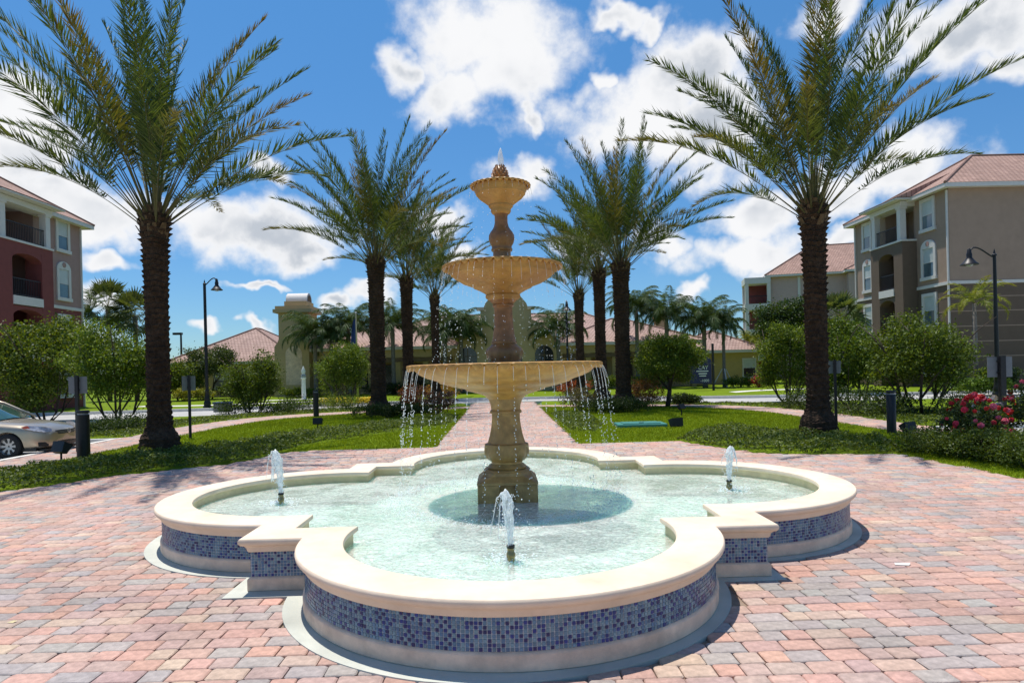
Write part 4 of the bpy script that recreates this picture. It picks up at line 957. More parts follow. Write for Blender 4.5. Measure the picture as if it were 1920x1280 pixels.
for i in range(15):          # from young upright to old low fronds
    u = i / 14; rg = random.Random(i + 40)
    brown = None
    c0, c1 = GREENS
    if i in (4, 9): c0, c1, brown = (.055, .070, .018), (.14, .135, .03), (.19, .13, .03)
    if i in (12, 14): brown = (.19, .15, .06)
    me = frond_mesh('frond', 4.3 + .9 * math.sin(PI * min(1, .25 + u * .8)), R(87 - 50 * u ** .9), R(12 + 31 * u + rg.uniform(-6, 10)), .22 + .06 * u, .58, 118, 100 + i, c0, c1, brown, .033)
    me.materials.append(MATS['frond']); FR.append(me)
TRUNKS = {}
def palm_trunk_mesh(h, r):
    key = (round(h, 2), r)
    if key in TRUNKS: return TRUNKS[key]
    rg = np.random.default_rng(int(h * 100)); p = .125; rows = int(h / p); nz_ = rows * 6; nt_ = 84
    z = np.linspace(0, h, nz_ + 1); th = np.linspace(0, 2 * PI, nt_, endpoint=False); Z, TH = np.meshgrid(z, th, indexing='ij')
    nb = 9; v = Z / p + .22 * np.sin(TH * 3 + Z) + .25 * np.sin(TH + Z * .7); row = np.floor(v); fv = v - row; uu = TH * nb / (2 * PI) + .5 * (row % 2); fu = np.abs(uu - np.floor(uu) - .5) * 2
    jit = rg.uniform(.25, 1.75, (rows + 3, nb + 2)); jj = jit[np.clip(row.astype(int), 0, rows + 2), np.floor(uu).astype(int) % (nb + 2)]
    rr = np.interp(Z, [0, .12, .42, .62, .9, h * .6, h * .86, h], [r * 1.80, r * 1.78, r * 1.62, r * 1.12, r * .98, r * .95, r * 1.02, r * 1.28])
    amp = np.interp(Z, [0, .5, .8, h * .7, h], [.02, .03, .038, .05, .075])
    rr = rr + amp * jj * (fv ** 1.5) * (1 - .8 * fu ** 2) + rg.normal(0, .005, Z.shape)
    V = np.stack([rr * np.cos(TH), rr * np.sin(TH), Z], 2).reshape(-1, 3); i, j = np.meshgrid(np.arange(nz_), np.arange(nt_), indexing='ij'); j2 = (j + 1) % nt_
    Fq = np.stack([i * nt_ + j, i * nt_ + j2, (i + 1) * nt_ + j2, (i + 1) * nt_ + j], 2).reshape(-1, 4)
    me = bpy.data.meshes.new('trunk'); me.from_pydata(V.tolist(), [], Fq.tolist() + [tuple(nz_ * nt_ + k for k in range(nt_))]); me.materials.append(MATS['palm_trunk'])
    TRUNKS[key] = me; return me
def boots_mesh(h, r, seed):
    rg = random.Random(seed); m = MB()
    for k in range(46):                                            # cut leaf bases round the top
        a = k * 2.39996; z = h - .55 + .62 * k / 46; L = rg.uniform(.16, .34); e = R(rg.uniform(58, 76)); ca, sa = math.cos(a), math.sin(a); w = rg.uniform(.07, .11); rr = r * (1.12 - .5 * max(0, (k - 30) / 16))
        b = Vector((ca * rr * .9, sa * rr * .9, z)); d = Vector((ca * math.cos(e), sa * math.cos(e), math.sin(e))); sdv = Vector((-sa, ca, 0)); o = Vector((ca, sa, 0)) * .03
        m.add([b - sdv * w, b + sdv * w, b + o, b + d * L - sdv * w * .45, b + d * L + sdv * w * .45, b + d * L + o * .6], [(0, 2, 5, 3), (2, 1, 4, 5), (1, 0, 3, 4), (3, 5, 4)])
    return m.mesh('leaf_bases')
def date_palm(x, y, h, r, n, label, seed, scale=1., rot=0.):
    rg = random.Random(seed); t = thing('date_palm', label, 'palm tree', (x, y, 0), 0, 'date palms lining the fountain walk')
    tr = link('trunk', palm_trunk_mesh(h, r), None, t); tr.rotation_euler.z = rg.uniform(0, 6)
    link('leaf_bases', boots_mesh(h, r, seed), 'palm_boot', t)
    for i in range(n):
        u = (i + .5) / n; me = FR[min(14, int(u ** .95 * 15 + rg.uniform(-.6, .6)) if u * 15 > .6 else 0)]
        o = link('frond', me, None, t); a = i * 2.39996 + rot + rg.uniform(-.2, .2); rr = r * (.25 + .6 * u)
        o.location = (math.cos(a) * rr, math.sin(a) * rr, h + .10 - .42 * u); sc = scale * rg.uniform(.86, 1.08)
        o.scale = (sc, sc, sc); o.rotation_euler = (rg.uniform(-.12, .12), rg.uniform(-.07, .07), a)
    return t
date_palm(-8.0, 7.95, 5.55, .245, 46, 'tallest looking date palm in the left foreground between car and pool', 1, 1.06, .4)
date_palm(7.4, 7.95, 5.45, .24, 44, 'large date palm in the right foreground beside the ground spotlight', 2, 1.02, 1.9)
date_palm(-5.32, 20.9, 6.65, .31, 44, 'second date palm on the left of the walk, beside the black bollard', 3, 1.1, .9)
date_palm(5.25, 21.2, 6.3, .315, 44, 'second date palm on the right of the walk, next to the round topped tree', 4, 1.1, 2.6)
date_palm(-5.05, 28.2, 6.85, .28, 40, 'third date palm on the left of the walk, partly behind the second', 5, 1.05, .2)
date_palm(5.35, 28.2, 7.0, .285, 40, 'third date palm on the right of the walk, partly behind the second', 6, 1.05, 3.3)
date_palm(-4.45, 37.2, 6.9, .255, 38, 'farthest date palm on the left of the walk nearest the fountain bowls', 7, 1.05, 1.3)
date_palm(5.3, 37.2, 6.9, .28, 38, 'farthest date palm on the right of the walk beside the centre street lamp', 8, 1.05, 4.3)

# ------------------------------------------------------------------ queen palms before the clubhouse, sabals, areca
QF = []
for i in range(7):
    u = i / 6
    me = frond_mesh('frond', 2.9, R(78 - 55 * u), R(95 + 35 * u), .14, .72, 105, 300 + i, (.038, .080, .026), (.11, .17, .055), None, .036, .1, .6)
    me.materials.append(MATS['frond']); QF.append(me)
qtm = MB().lathe([(.20, 0), (.17, .4), (.15, 2.), (.14, 3.6), (.16, 4.4), (.10, 4.9)], 14).mesh('trunk', True); qtm.materials.append(MATS['queen_trunk'])
def queen(x, y, h, label, seed, sc=1., n=22, yellow=False):
    rg = random.Random(seed); t = thing('queen_palm', label, 'palm tree', (x, y, 0), 0, 'feathery palms in front of the clubhouse')
    tr = link('trunk', qtm, None, t); tr.scale = (sc, sc, h / 4.9)
    for i in range(n):
        u = (i + .5) / n; o = link('frond', QF[min(6, int(u * 7))], None, t); a = i * 2.39996 + rg.uniform(-.25, .25) + seed
        o.location = (0, 0, h - .25 * u); s = sc * rg.uniform(.85, 1.12); o.scale = (s, s, s); o.rotation_euler = (rg.uniform(-.15, .15), rg.uniform(-.1, .1), a)
    return t
def atx(px, Y): return AT(px, 700, Y).x
for px, Y, h, lab in ((592, 47.5, 5.0, 'feathery palm leaning against the clubhouse tower'), (622, 47, 4.6, 'short feathery palm just right of the clubhouse tower'), (655, 48, 5.6, 'feathery palm behind the flagpole'),
                      (738, 48, 5.6, 'feathery palm between the second and third left date palms'), (835, 47.5, 4.9, 'leftmost of the two feathery palms beside the gable arch'), (866, 48, 5.2, 'feathery palm touching the left edge of the clubhouse gable'),
                      (1048, 48, 5.0, 'feathery palm touching the right edge of the clubhouse gable'), (1196, 48, 6.6, 'tall feathery palm just right of the second right date palm'),
                      (1252, 47, 5.8, 'feathery palm rising above the round topped tree'), (1322, 46, 5.2, 'feathery palm above the dark blue sign'), (1358, 45.5, 5.0, 'staked thin feathery palm right of the dark blue sign')):
    queen(atx(px, Y), Y, h, lab, px % 97, 1.15 if px not in (1358, 622) else .85, 30)
stake = MB(); 
sx = atx(1358, 45.5)
for a in (.4, 2.5, 4.6): stake.tube([(sx + 1.0 * math.cos(a), 45.5 + 1.0 * math.sin(a), 0), (sx + .15 * math.cos(a), 45.5 + .15 * math.sin(a), 1.5)], .04, 6)
tag(stake.build('tree_stakes', 'white_trim'), 'three pale timber stakes propping the thin palm by the blue sign', 'tree stakes')
def fan_palm(x, y, h, label, seed, rad=1.4, n=46, tint=1., skirt=False):
    rg = np.random.default_rng(seed); t = thing('sabal_palm', label, 'palm tree', (x, y, 0), 0, 'sabal palms among the buildings')
    MB().tube([(0, 0, 0), (.04, .02, h * .5), (0, 0, h)], [.20, .16, .19], 12).build('trunk', 'queen_trunk', t, smooth=True)
    V = []; C = []
    for k in range(n):
        a = k * 2.39996; e = R(82 - 140 * (k + .5) / n) + rg.normal(0, .1); d = np.array([math.cos(a) * math.cos(e), math.sin(a) * math.cos(e), math.sin(e)]); hub = np.array([0, 0, h + .1]) + d * rad * .55
        s0 = np.array([-math.sin(a), math.cos(a), 0]); n0 = np.cross(s0, d); ro = rg.uniform(-1.15, 1.15); sdv = s0 * math.cos(ro) + n0 * math.sin(ro); nn = np.cross(sdv, d); V.append([np.array([0, 0, h]) - sdv * .02, np.array([0, 0, h]) + sdv * .02, hub + sdv * .01, hub - sdv * .01]); C.append((.12, .13, .04))
        for j in range(15):
            b = (j - 7) / 7 * 1.5; v = d * math.cos(b) + sdv * math.sin(b) - nn * .12 * abs(b); v = v / np.linalg.norm(v); ln = rad * .62 * rg.uniform(.85, 1.1) * (1 - .12 * abs(b)); w = np.cross(v, nn) * .06
            tip = hub + v * ln; tip[2] -= .14 * rad * (1 - max(0, d[2]) * .6); V.append([hub, hub + v * ln * .55 + w, tip, hub + v * ln * .55 - w]); f = rg.random()
            base = np.array((.05, .085, .03)) * (1 - f) + np.array((.12, .155, .06)) * f
            if skirt and e < -.2: base = np.array((.26, .19, .05))
            C.append(base * tint)
    link('crown', np_mesh('crown', np.array(V).reshape(-1, 3), 4, np.array(C)), 'frond', t); return t
fan_palm(atx(205, 50), 50, 8.1, 'tall slim sabal palm beside the left apartment block', 5, 2.3)
fan_palm(atx(256, 50), 50, 7.2, 'shorter sabal palm half hidden by the left foreground palm trunk', 6, 2.3)
fan_palm(atx(1576, 31), 31, 4.3, 'sabal palm with yellowing skirt right of the right foreground palm trunk', 7, 1.5, 46, 1.1, True)
# yellow-green small palm by the right block, arecas by the farther block
YF = []
for i in range(5):
    me = frond_mesh('frond', 2.1, R(76 - 14 * i), R(85 + 12 * i), .15, .42, 60, 400 + i, (.10, .16, .02), (.25, .29, .04), (.30, .28, .05), .04, .15, .35); me.materials.append(MATS['frond']); YF.append(me)
def yellow_palm(x, y, h, n, sc, label, seed, trunks=1):
    rg = random.Random(seed); t = thing('yellow_palm', label, 'palm tree', (x, y, 0), 0, 'yellow green ornamental palms')
    for k in range(trunks):
        ox, oy = (rg.uniform(-.5, .5), rg.uniform(-.5, .5)) if trunks > 1 else (0, 0); hh = h * rg.uniform(.6, 1) if trunks > 1 else h
        MB().tube([(ox * .5, oy * .5, 0), (ox, oy, hh)], [.13 / trunks ** .5, .10 / trunks ** .5], 10).build('trunk', 'queen_trunk', t, smooth=True)
        for i in range(n):
            o = link('frond', YF[min(4, int(i / n * 5))], None, t); a = i * 2.39996 + k; o.location = (ox, oy, hh - .1 * i / n); s = sc * rg.uniform(.85, 1.1); o.scale = (s, s, s); o.rotation_euler = (rg.uniform(-.15, .15), 0, a)
yellow_palm(atx(1830, 27), 27, 4.7, 16, .95, 'small yellow green palm against the brown base of the right block', 3)
for px, lab in ((1412, 'clump of yellow green cane palms at the end of the clubhouse'), (1445, 'clump of yellow green cane palms below the distant mauve block')):
    yellow_palm(atx(px, 56), 56, 4.3, 9, 1.2, lab, px, 4)

# ------------------------------------------------------------------ broadleaf trees and shrubs
def crown_points(lumps, n, rng, clus=.11, per=26):
    vol = np.array([a * b * c for (_, (a, b, c)) in lumps]) ** .8; k = max(4, n // per); li = rng.choice(len(lumps), k, p=vol / vol.sum())
    ctr = np.array([l[0] for l in lumps])[li]; rad = np.array([l[1] for l in lumps])[li]; d = norm(rng.normal(size=(k, 3))); r = rng.uniform(.35, 1, k) ** .55
    cc = ctr + d * rad * r[:, None]; sz = rng.uniform(.6, 1.4, k)
    idx = rng.integers(0, k, n); return cc[idx] + rng.normal(0, clus, (n, 3)) * sz[idx][:, None] * np.array([1, 1, .75])
LG = ((.045, .088, .008), (.20, .27, .022))
def small_tree(px, py, Y, w, h, label, seed, n=9000, leaf=.085, stems=4, cols=LG, base_z=0., lumps=None, low=.35, name='small_tree', cat='tree', group='small trees round the fountain garden', clear=None):
    """w, h: crown width and total height in metres"""
    p = G(px, py) if Y is None else Vector((atx(px, Y), Y, 0)); rng = np.random.default_rng(seed); t = thing(name, label, cat, (p.x, p.y, 0), 0, group)
    z0 = h * low; cz = (z0 + h) / 2; hh = (h - z0) / 2; L = [((0, 0, cz), (w * .36, w * .36, hh * .72))]
    for k in range(13):
        a = k * 2.39996 + seed; rr = w * rng.uniform(.20, .38); zz = rng.uniform(-.8, .9); L.append(((math.cos(a) * rr * (1 - .3 * abs(zz)), math.sin(a) * rr * (1 - .3 * abs(zz)), cz + zz * hh * .78), (w * rng.uniform(.10, .20), w * rng.uniform(.10, .20), hh * rng.uniform(.2, .36))))
    n = int(n * 2.1); tv = rng.uniform(.8, 1.15); cols = [tuple(np.array(c) * tv * np.array([rng.uniform(.85, 1.15), 1, 1])) for c in cols]; P = crown_points(L, n, rng, w * .045)
    link('crown', leaves('crown', P, leaf * 1.12, rng, *cols), 'leaf', t)
    m = MB()
    for k in range(stems):
        a = k * 2 * PI / stems + seed; sp = w * .20 if stems > 1 else .02; b0 = .05 * stems if stems > 1 else 0; q = rng.normal(0, .05, 4)
        pts = [(math.cos(a) * b0, math.sin(a) * b0, 0), (math.cos(a) * (b0 + sp * .4) + q[0], math.sin(a) * (b0 + sp * .4) + q[1], z0 * .8), (math.cos(a) * (b0 + sp), math.sin(a) * (b0 + sp), cz), (math.cos(a) * (b0 + sp * 1.4) + q[2], math.sin(a) * (b0 + sp * 1.4) + q[3], cz + hh * .5)]
        r0 = .055 if stems > 1 else .12; m.tube(pts, [r0, r0 * .8, r0 * .5, r0 * .2], 8)
        for j in range(3):
            e = a + rng.normal(0, 1.2); s_ = pts[1 + j % 2]; m.tube([s_, (s_[0] + math.cos(e) * w * .15, s_[1] + math.sin(e) * w * .15, s_[2] + hh * .5), (s_[0] + math.cos(e) * w * .28, s_[1] + math.sin(e) * w * .28, s_[2] + hh * .8)], [r0 * .5, r0 * .35, r0 * .12], 6)
    m.build('trunk', 'bark', t, smooth=True)
    return t
small_tree(85, 790, None, 5.0, 4.9, 'broad multi stemmed tree behind the gold car', 1, 12000, .12, 5, low=.10)
small_tree(222, 795, None, 3.9, 4.2, 'multi stemmed tree left of the left foreground palm trunk', 2, 10000, .10, 4, low=.12)
small_tree(478, 775, None, 3.1, 3.0, 'rounded bushy tree right of the left street lamp', 3, 9000, .085, 4, low=.06)
small_tree(648, 762, None, 3.3, 3.6, 'leafy small tree in front of the clubhouse beside the second left palm', 4, 8500, .09, 3, low=.14)
small_tree(1252, 762, None, 3.45, 3.45, 'clipped round topped tree on a single trunk right of the walk', 5, 11000, .085, 1, low=.25)
small_tree(1478, 754, None, 3.3, 3.75, 'bushy tree just left of the right foreground palm trunk', 6, 9500, .09, 4, low=.1)
small_tree(1597, 762, None, 3.2, 3.6, 'bushy tree just right of the right foreground palm trunk', 7, 9500, .09, 4, low=.1)
small_tree(1728, 778, None, 3.7, 3.3, 'open multi stemmed tree in front of the right apartment block', 8, 9500, .085, 5, low=.2)
small_tree(1480, 0, 52, 6.5, 8.2, 'tall dark tree in front of the distant mauve block', 9, 7000, .22, 3, ((.03, .06, .015), (.075, .12, .03)))
small_tree(395, 0, 48, 5.2, 4.6, 'sparse tree in front of the clubhouse left wing', 10, 4500, .16, 3, ((.035, .065, .02), (.10, .14, .04)))
small_tree(335, 0, 46, 4.6, 3.6, 'dense low tree under the parking lot lamp', 11, 4500, .16, 3, low=.1)
small_tree(-70, 780, None, 4.6, 4.6, 'leafy tree at the left edge behind the car', 12, 7000, .12, 4, low=.2)
small_tree(1590, 0, 33, 4.2, 3.9, 'olive shrubby tree below the yellowing sabal palm', 13, 5000, .12, 3, ((.05, .08, .015), (.15, .17, .04)), low=.1)
def shrub(px, py, w, h, label, seed, n=1600, leaf=.07, cols=LG, group='low shrubs', Y=None, flat=.6, dp=None, pos=None):
    p = Vector((*pos, 0)) if pos else (G(px, py) if Y is None else Vector((atx(px, Y), Y, 0))); rng = np.random.default_rng(seed); t = thing('shrub', label, 'shrub', (p.x, p.y, 0), 0, group)
    dp = dp or w; L = [((0, 0, h * .45), (w * .40, dp * .40, h * .42))] + [((rng.uniform(-.3, .3) * w, rng.uniform(-.3, .3) * dp, h * rng.uniform(.35, .65)), (w * .2, dp * .2, h * .3)) for _ in range(6)]
    P = crown_points(L, n, rng, min(w, dp) * .06); P[:, 2] = np.abs(P[:, 2]) + .01
    link('foliage', leaves('foliage', P, leaf, rng, *cols), 'leaf', t)
    m = MB()
    for k in range(4): a = k * 1.7; m.tube([(math.cos(a) * .03, math.sin(a) * .03, 0), (math.cos(a) * w * .2, math.sin(a) * dp * .2, h * .6)], [.02, .008], 5)
    m.build('stem', 'bark', t); return t
DK = ((.018, .04, .008), (.06, .10, .02))
# clipped dark hedges at the feet of the second palms
shrub(0, 0, 4.2, .62, 'dark low hedge at the foot of the second left palm', 21, 9000, .06, DK, pos=(-4.55, 18.9), dp=1.5)
shrub(0, 0, 4.0, .62, 'dark low hedge at the foot of the second right palm', 22, 9000, .06, DK, pos=(4.35, 18.6), dp=1.5)
RD = ((.09, .05, .025), (.30, .10, .07)); OR_ = ((.10, .07, .03), (.36, .15, .06))
shrub(0, 0, 2.0, 1.35, 'reddish shrub left of the walk beside the second left palm', 23, 3200, .08, RD, pos=(-3.7, 21.6)); shrub(0, 0, 1.7, 1.1, 'dusky pink shrub close to the left edge of the walk', 24, 2600, .08, ((.05, .05, .025), (.26, .13, .11)), pos=(-2.7, 19.8))
shrub(0, 0, 2.0, 1.35, 'reddish orange shrub right of the second right palm', 25, 3200, .08, OR_, pos=(6.35, 21.9)); shrub(0, 0, 1.9, 1.1, 'grey green shrub close to the right edge of the walk', 26, 2800, .08, ((.05, .06, .025), (.20, .17, .10)), pos=(3.2, 20.0))
shrub(0, 0, 3.0, .9, 'bright croton shrub across the road left of the entrance', 27, 2600, .12, ((.10, .14, .01), (.55, .22, .05)), pos=(-4.6, 41)); shrub(0, 0, 3.0, .9, 'red and orange croton shrub across the road right of the entrance', 28, 2600, .12, ((.14, .03, .01), (.55, .15, .06)), pos=(5.2, 40.5))
# shrubs along the road and under the trees
for i, (px, py, w, h, lab) in enumerate([(440, 778, 2.2, .8, 'dark shrub below the rounded bushy tree'), (560, 772, 2.6, .75, 'low shrub left of the black bollard by the road'), (640, 766, 2.4, .8, 'low shrub under the leafy small tree'), (520, 776, 2.0, .6, 'low shrub between the bushy tree and the bollard'),
        (255, 805, 2.6, .55, 'low dark shrub left of the left foreground palm'), (200, 812, 2.0, .5, 'low dark shrub behind the left bollard'), (1270, 757, 1.3, .5, 'small dark shrub right of the round topped tree by the road'), (1298, 757, 1.0, .45, 'smaller dark shrub by the road right of the round topped tree'),
        (1505, 766, 2.2, .75, 'dark shrub hidden left of the right foreground palm trunk'), (1600, 776, 3.0, 1.05, 'dense dark shrub behind the right sign post'), (1665, 782, 2.2, .95, 'dense dark shrub behind the right bollard'), (1800, 786, 2.1, .85, 'rounded dark shrub left of the roses')]):
    shrub(px, py, w, h, lab, 50 + i, 2600, .075, DK if i != 2 else LG)
for i, (px, Y, w, h, c, lab) in enumerate([(343, 44, 2.6, 1.3, ((.16, .19, .02), (.42, .40, .05)), 'yellow green shrub left of the left street lamp'), (378, 44.5, 2.6, 1.2, ((.14, .18, .02), (.36, .36, .05)), 'yellow green shrub right of the left sign post'), (1385, 44, 3, 1.0, LG, 'green shrub right of the staked palm'), (1425, 43, 2.2, 1.1, ((.12, .05, .03), (.5, .05, .06)), 'red flowering shrub at the end of the clubhouse'),
        (1810, 26, 6.0, .95, ((.07, .14, .012), (.16, .26, .03)), 'long bright green hedge before the right block'), (1900, 26.5, 3.0, 1.5, DK, 'dark dense hedge at the right edge before the block'), (1850, 26.2, 1.6, 1.5, LG, 'light green bush at the foot of the yellow palm'), (450, 47.5, 6, 1.2, DK, 'long dark hedge before the clubhouse left wing'), (760, 47.5, 9, 1.1, DK, 'long dark hedge before the clubhouse left loggia'), (1180, 47.5, 8, 1.2, LG, 'green hedge before the clubhouse right loggia'), (560, 46, 5, .9, LG, 'green hedge before the clubhouse tower')]):
    shrub(px, 0, w, h, lab, 80 + i, int(1200 * w ** .7), .13, c, Y=Y, dp=min(w, 1.6))
# yellow flower beds by the road
for px, py, lab in ((630, 758, 'yellow flower bed by the road under the leafy small tree'), (686, 757, 'small yellow flower bed touching the second left palm trunk')):
    p = G(px, py); rng = np.random.default_rng(px); t = thing('flower_bed', lab, 'flower bed', (p.x, p.y, 0)); w = 1.9 if px == 630 else 1.0
    P = np.column_stack([rng.uniform(-w / 2, w / 2, 900), rng.uniform(-.5, .5, 900), rng.uniform(.02, .35, 900)]); link('blossoms', leaves('blossoms', P + [0, 0, .06], .09, rng, (.60, .46, .01), (.75, .66, .12), 1.2, .8), 'petal', t); link('foliage', leaves('foliage', P[:500], .09, rng, *LG), 'leaf', t)
# shrub mounds at the right edge of the plaza
JM = ((.040, .075, .010), (.12, .17, .025))
for i, (px, py, w, h, lab) in enumerate([(1735, 852, 1.5, .48, 'first low mounded shrub along the right plaza edge, beside the jasmine'), (1800, 864, 1.25, .55, 'second mounded shrub along the right plaza edge'), (1862, 872, 1.15, .62, 'third mounded shrub along the right plaza edge below the roses'), (1925, 884, 1.2, .62, 'last mounded shrub cut by the right edge of the picture')]):
    p = G(px, py); shrub(0, 0, w, h, lab, 120 + i, 5200, .05, JM, 'mounded shrubs on the right plaza edge', pos=(p.x + .25, p.y + .35))
# roses
def rose(x, y, w, h, n, label, seed, white=False):
    rng = np.random.default_rng(seed); t = thing('rose_bush', label, 'rose bush', (x, y, 0), 0, 'rose bushes on the right')
    L = [((0, 0, h * .5), (w * .42, w * .42, h * .46))] + [((rng.uniform(-.32, .32) * w, rng.uniform(-.32, .32) * w, h * rng.uniform(.4, .8)), (w * .2, w * .2, h * .25)) for _ in range(6)]
    P = crown_points(L, 3600, rng, w * .05); P[:, 2] = np.abs(P[:, 2]); link('foliage', leaves('foliage', P, .065, rng, (.03, .055, .02), (.11, .16, .05)), 'leaf', t)
    V = []; C = []; d = norm(rng.normal(size=(n, 3)) + [0, -.25, .45]); c = np.array([0, 0, h * .52]) + d * np.array([w * .52, w * .52, h * .52]) * rng.uniform(.85, 1.05, (n, 1))
    for k in range(n):
        col = np.array([(.50, .012, .025), (.62, .03, .08), (.55, .02, .02), (.66, .12, .20)][rng.integers(4)]) if not white else np.array((.75, .68, .72))
        s = rng.uniform(.045, .085); a = norm(rng.normal(size=(14, 3)) + d[k] * .8); b = norm(np.cross(a, rng.normal(size=(14, 3)))); e = np.cross(a, b); o = c[k] + a * s * .55
        V.append(np.stack([o - b * s * .6, o - e * s * .6, o + b * s * .6, o + e * s * .6], 1)); C.append(np.tile(col, (14, 1)) * rng.uniform(.7, 1.2, (14, 1)))
    link('blossoms', np_mesh('blossoms', np.concatenate(V).reshape(-1, 3), 4, np.concatenate(C)), 'petal', t)
    m = MB()
    for k in range(5): a = k * 1.3; m.tube([(math.cos(a) * .05, math.sin(a) * .05, 0), (math.cos(a) * w * .25, math.sin(a) * w * .25, h * .7)], [.014, .006], 5)
    m.build('stem', 'bark', t)
rose(8.75, 4.55, 1.15, 1.05, 62, 'red rose bush in full bloom left of the right sign post', 1); rose(9.75, 4.35, 1.2, 1.35, 62, 'taller red rose bush cut by the right edge of the picture', 2); rose(9.3, 5.0, .7, 1.0, 26, 'white rose bush glimpsed behind the red roses', 3, True)

# ------------------------------------------------------------------ jasmine ground cover and grass (uncountable)
def cover(name, poly, h, dens, leaf, seed, cols, label):
    rng = np.random.default_rng(seed); n = int(area(poly) * dens); q = sample_poly(poly, n, rng)
    a = np.array(poly); seg = np.roll(a, -1, 0) - a; dist = np.full(n, 9.)
    for i in range(len(a)):
        L2 = max((seg[i] ** 2).sum(), 1e-9); tt = np.clip(((q - a[i]) @ seg[i]) / L2, 0, 1); dist = np.minimum(dist, np.linalg.norm(q - (a[i] + tt[:, None] * seg[i]), axis=1))
    lump = .75 + .3 * np.sin(q[:, 0] * 5.3 + np.sin(q[:, 1] * 4)) * np.sin(q[:, 1] * 4.7) + .12 * np.sin(q[:, 0] * 13) * np.sin(q[:, 1] * 15); z = h * lump * np.clip(dist / .22, .25, 1) ** .6 * rng.uniform(.25, 1, n) ** .5
    return tag(link(name, leaves(name, np.column_stack([q, z + .005]), leaf, rng, *cols, up=.9), 'leaf'), label, 'ground cover', kind='stuff')
JC = ((.045, .082, .012), (.18, .235, .045))
pl = [(p.x, p.y) for p in PL]; pr_ = [(p.x, p.y) for p in PR]
covL = pl[1:] + [(-5.0, 9.0), (-3.6, 11.6), (-1.75, 14.2), (-1.75, 18.2), (-3.4, 15.6), (-5.2, 13.0), (-6.6, 10.6), (-7.3, 8.2), (-8.6, 6.6), (-9.3, 5.0), (-9.8, 2.6)]
covR = [(1.85, 18.5), (1.85, 11.2), (2.5, 10.6), (3.0, 12.6), (3.2, 16.0), (2.9, 17.4)]
covR2 = [(4.25, 8.3)] + pr_[:6] + [(8.0, 5.9), (8.2, 6.6), (7.4, 7.9), (6.7, 9.3), (5.9, 10.4), (5.2, 10.0)]
cover('jasmine', covL, .27, 1100, .062, 1, JC, 'low jasmine ground cover sweeping along the left plaza edge')
cover('jasmine', covR2, .25, 1100, .062, 2, JC, 'low jasmine ground cover sweeping along the right plaza edge'); cover('jasmine', covR, .22, 1000, .062, 5, JC, 'jasmine ground cover along the right edge of the brick walk')
cover('jasmine', [p for p in pathL_out if 12.6 < p[1] < 25] + [(-7.2, 26.2), (-10.8, 24.4), (-13.2, 20.5), (-13.6, 15), (-13, 12.9)], .16, 450, .08, 3, JC, 'ground cover strip between the left path and the road')
cover('jasmine', [p for p in pathR_out if 9.8 < p[1] < 25] + [(4, 27.5), (7.6, 24.6), (11, 21.6), (14.8, 17.5), (16, 12.2), (13.5, 10.4)], .16, 450, .08, 4, JC, 'ground cover strip between the right path and the road')
def grass(polys, dens, seed, skip, label, hgt=.05, wid=.010):
    rng = np.random.default_rng(seed); Q = []
    for poly in polys:
        q = sample_poly(poly, int(area(poly) * dens), rng)
        for s_ in skip: q = q[~inpoly(q[:, 0], q[:, 1], s_)]
        Q.append(q)
    q = np.concatenate(Q); d = np.hypot(q[:, 0] - CX, q[:, 1] - CY); q = q[(rng.random(len(q)) < np.clip(14 / d, .3, 1) ** 1.5) & (q[:, 1] > 1.5)]; n = len(q); d = np.hypot(q[:, 0] - CX, q[:, 1] - CY)
    a = rng.uniform(0, 2 * PI, n); w = (wid * np.clip(d / 13, 1, 2.6) * rng.uniform(.7, 1.3, n))[:, None]; hh = hgt * rng.uniform(.55, 1.25, n); b = np.column_stack([q, np.full(n, -.006)]); u = np.column_stack([np.cos(a), np.sin(a), np.zeros(n)]); l_ = rng.normal(0, .018, (n, 2))
    V = np.stack([b - u * w * .5, b + u * w * .5, b + np.column_stack([l_, hh])], 1); f = rng.random((n, 1)); pt = (np.sin(q[:, 0] * .9 + np.sin(q[:, 1] * .7)) * np.sin(q[:, 1] * .8 + 1))[:, None] * .12
    c = (np.array((.13, .20, .003)) * (1 - f) + np.array((.28, .345, .012)) * f) * (1 + pt)
    tag(link('grass', np_mesh('grass', V.reshape(-1, 3), 3, c), 'blade'), label, 'grass', kind='stuff')
grass([lawnL], 1500, 1, [covL], 'short green grass of the left lawn'); grass([lawnR], 1500, 2, [covR, covR2], 'short green grass of the right lawn')
# far tree belt on the horizon
rng = np.random.default_rng(9); P = np.column_stack([rng.uniform(-230, 230, 26000), rng.uniform(118, 128, 26000), np.zeros(26000)])
P[:, 2] = rng.uniform(.05, 1, 26000) * (3.6 + 1.6 * np.sin(P[:, 0] * .11) + 1.1 * np.sin(P[:, 0] * .37 + 1)); tag(link('far_trees', leaves('far_trees', P, .9, rng, (.035, .065, .02), (.08, .125, .04)), 'leaf'), 'distant belt of trees behind the clubhouse', 'trees', kind='stuff')

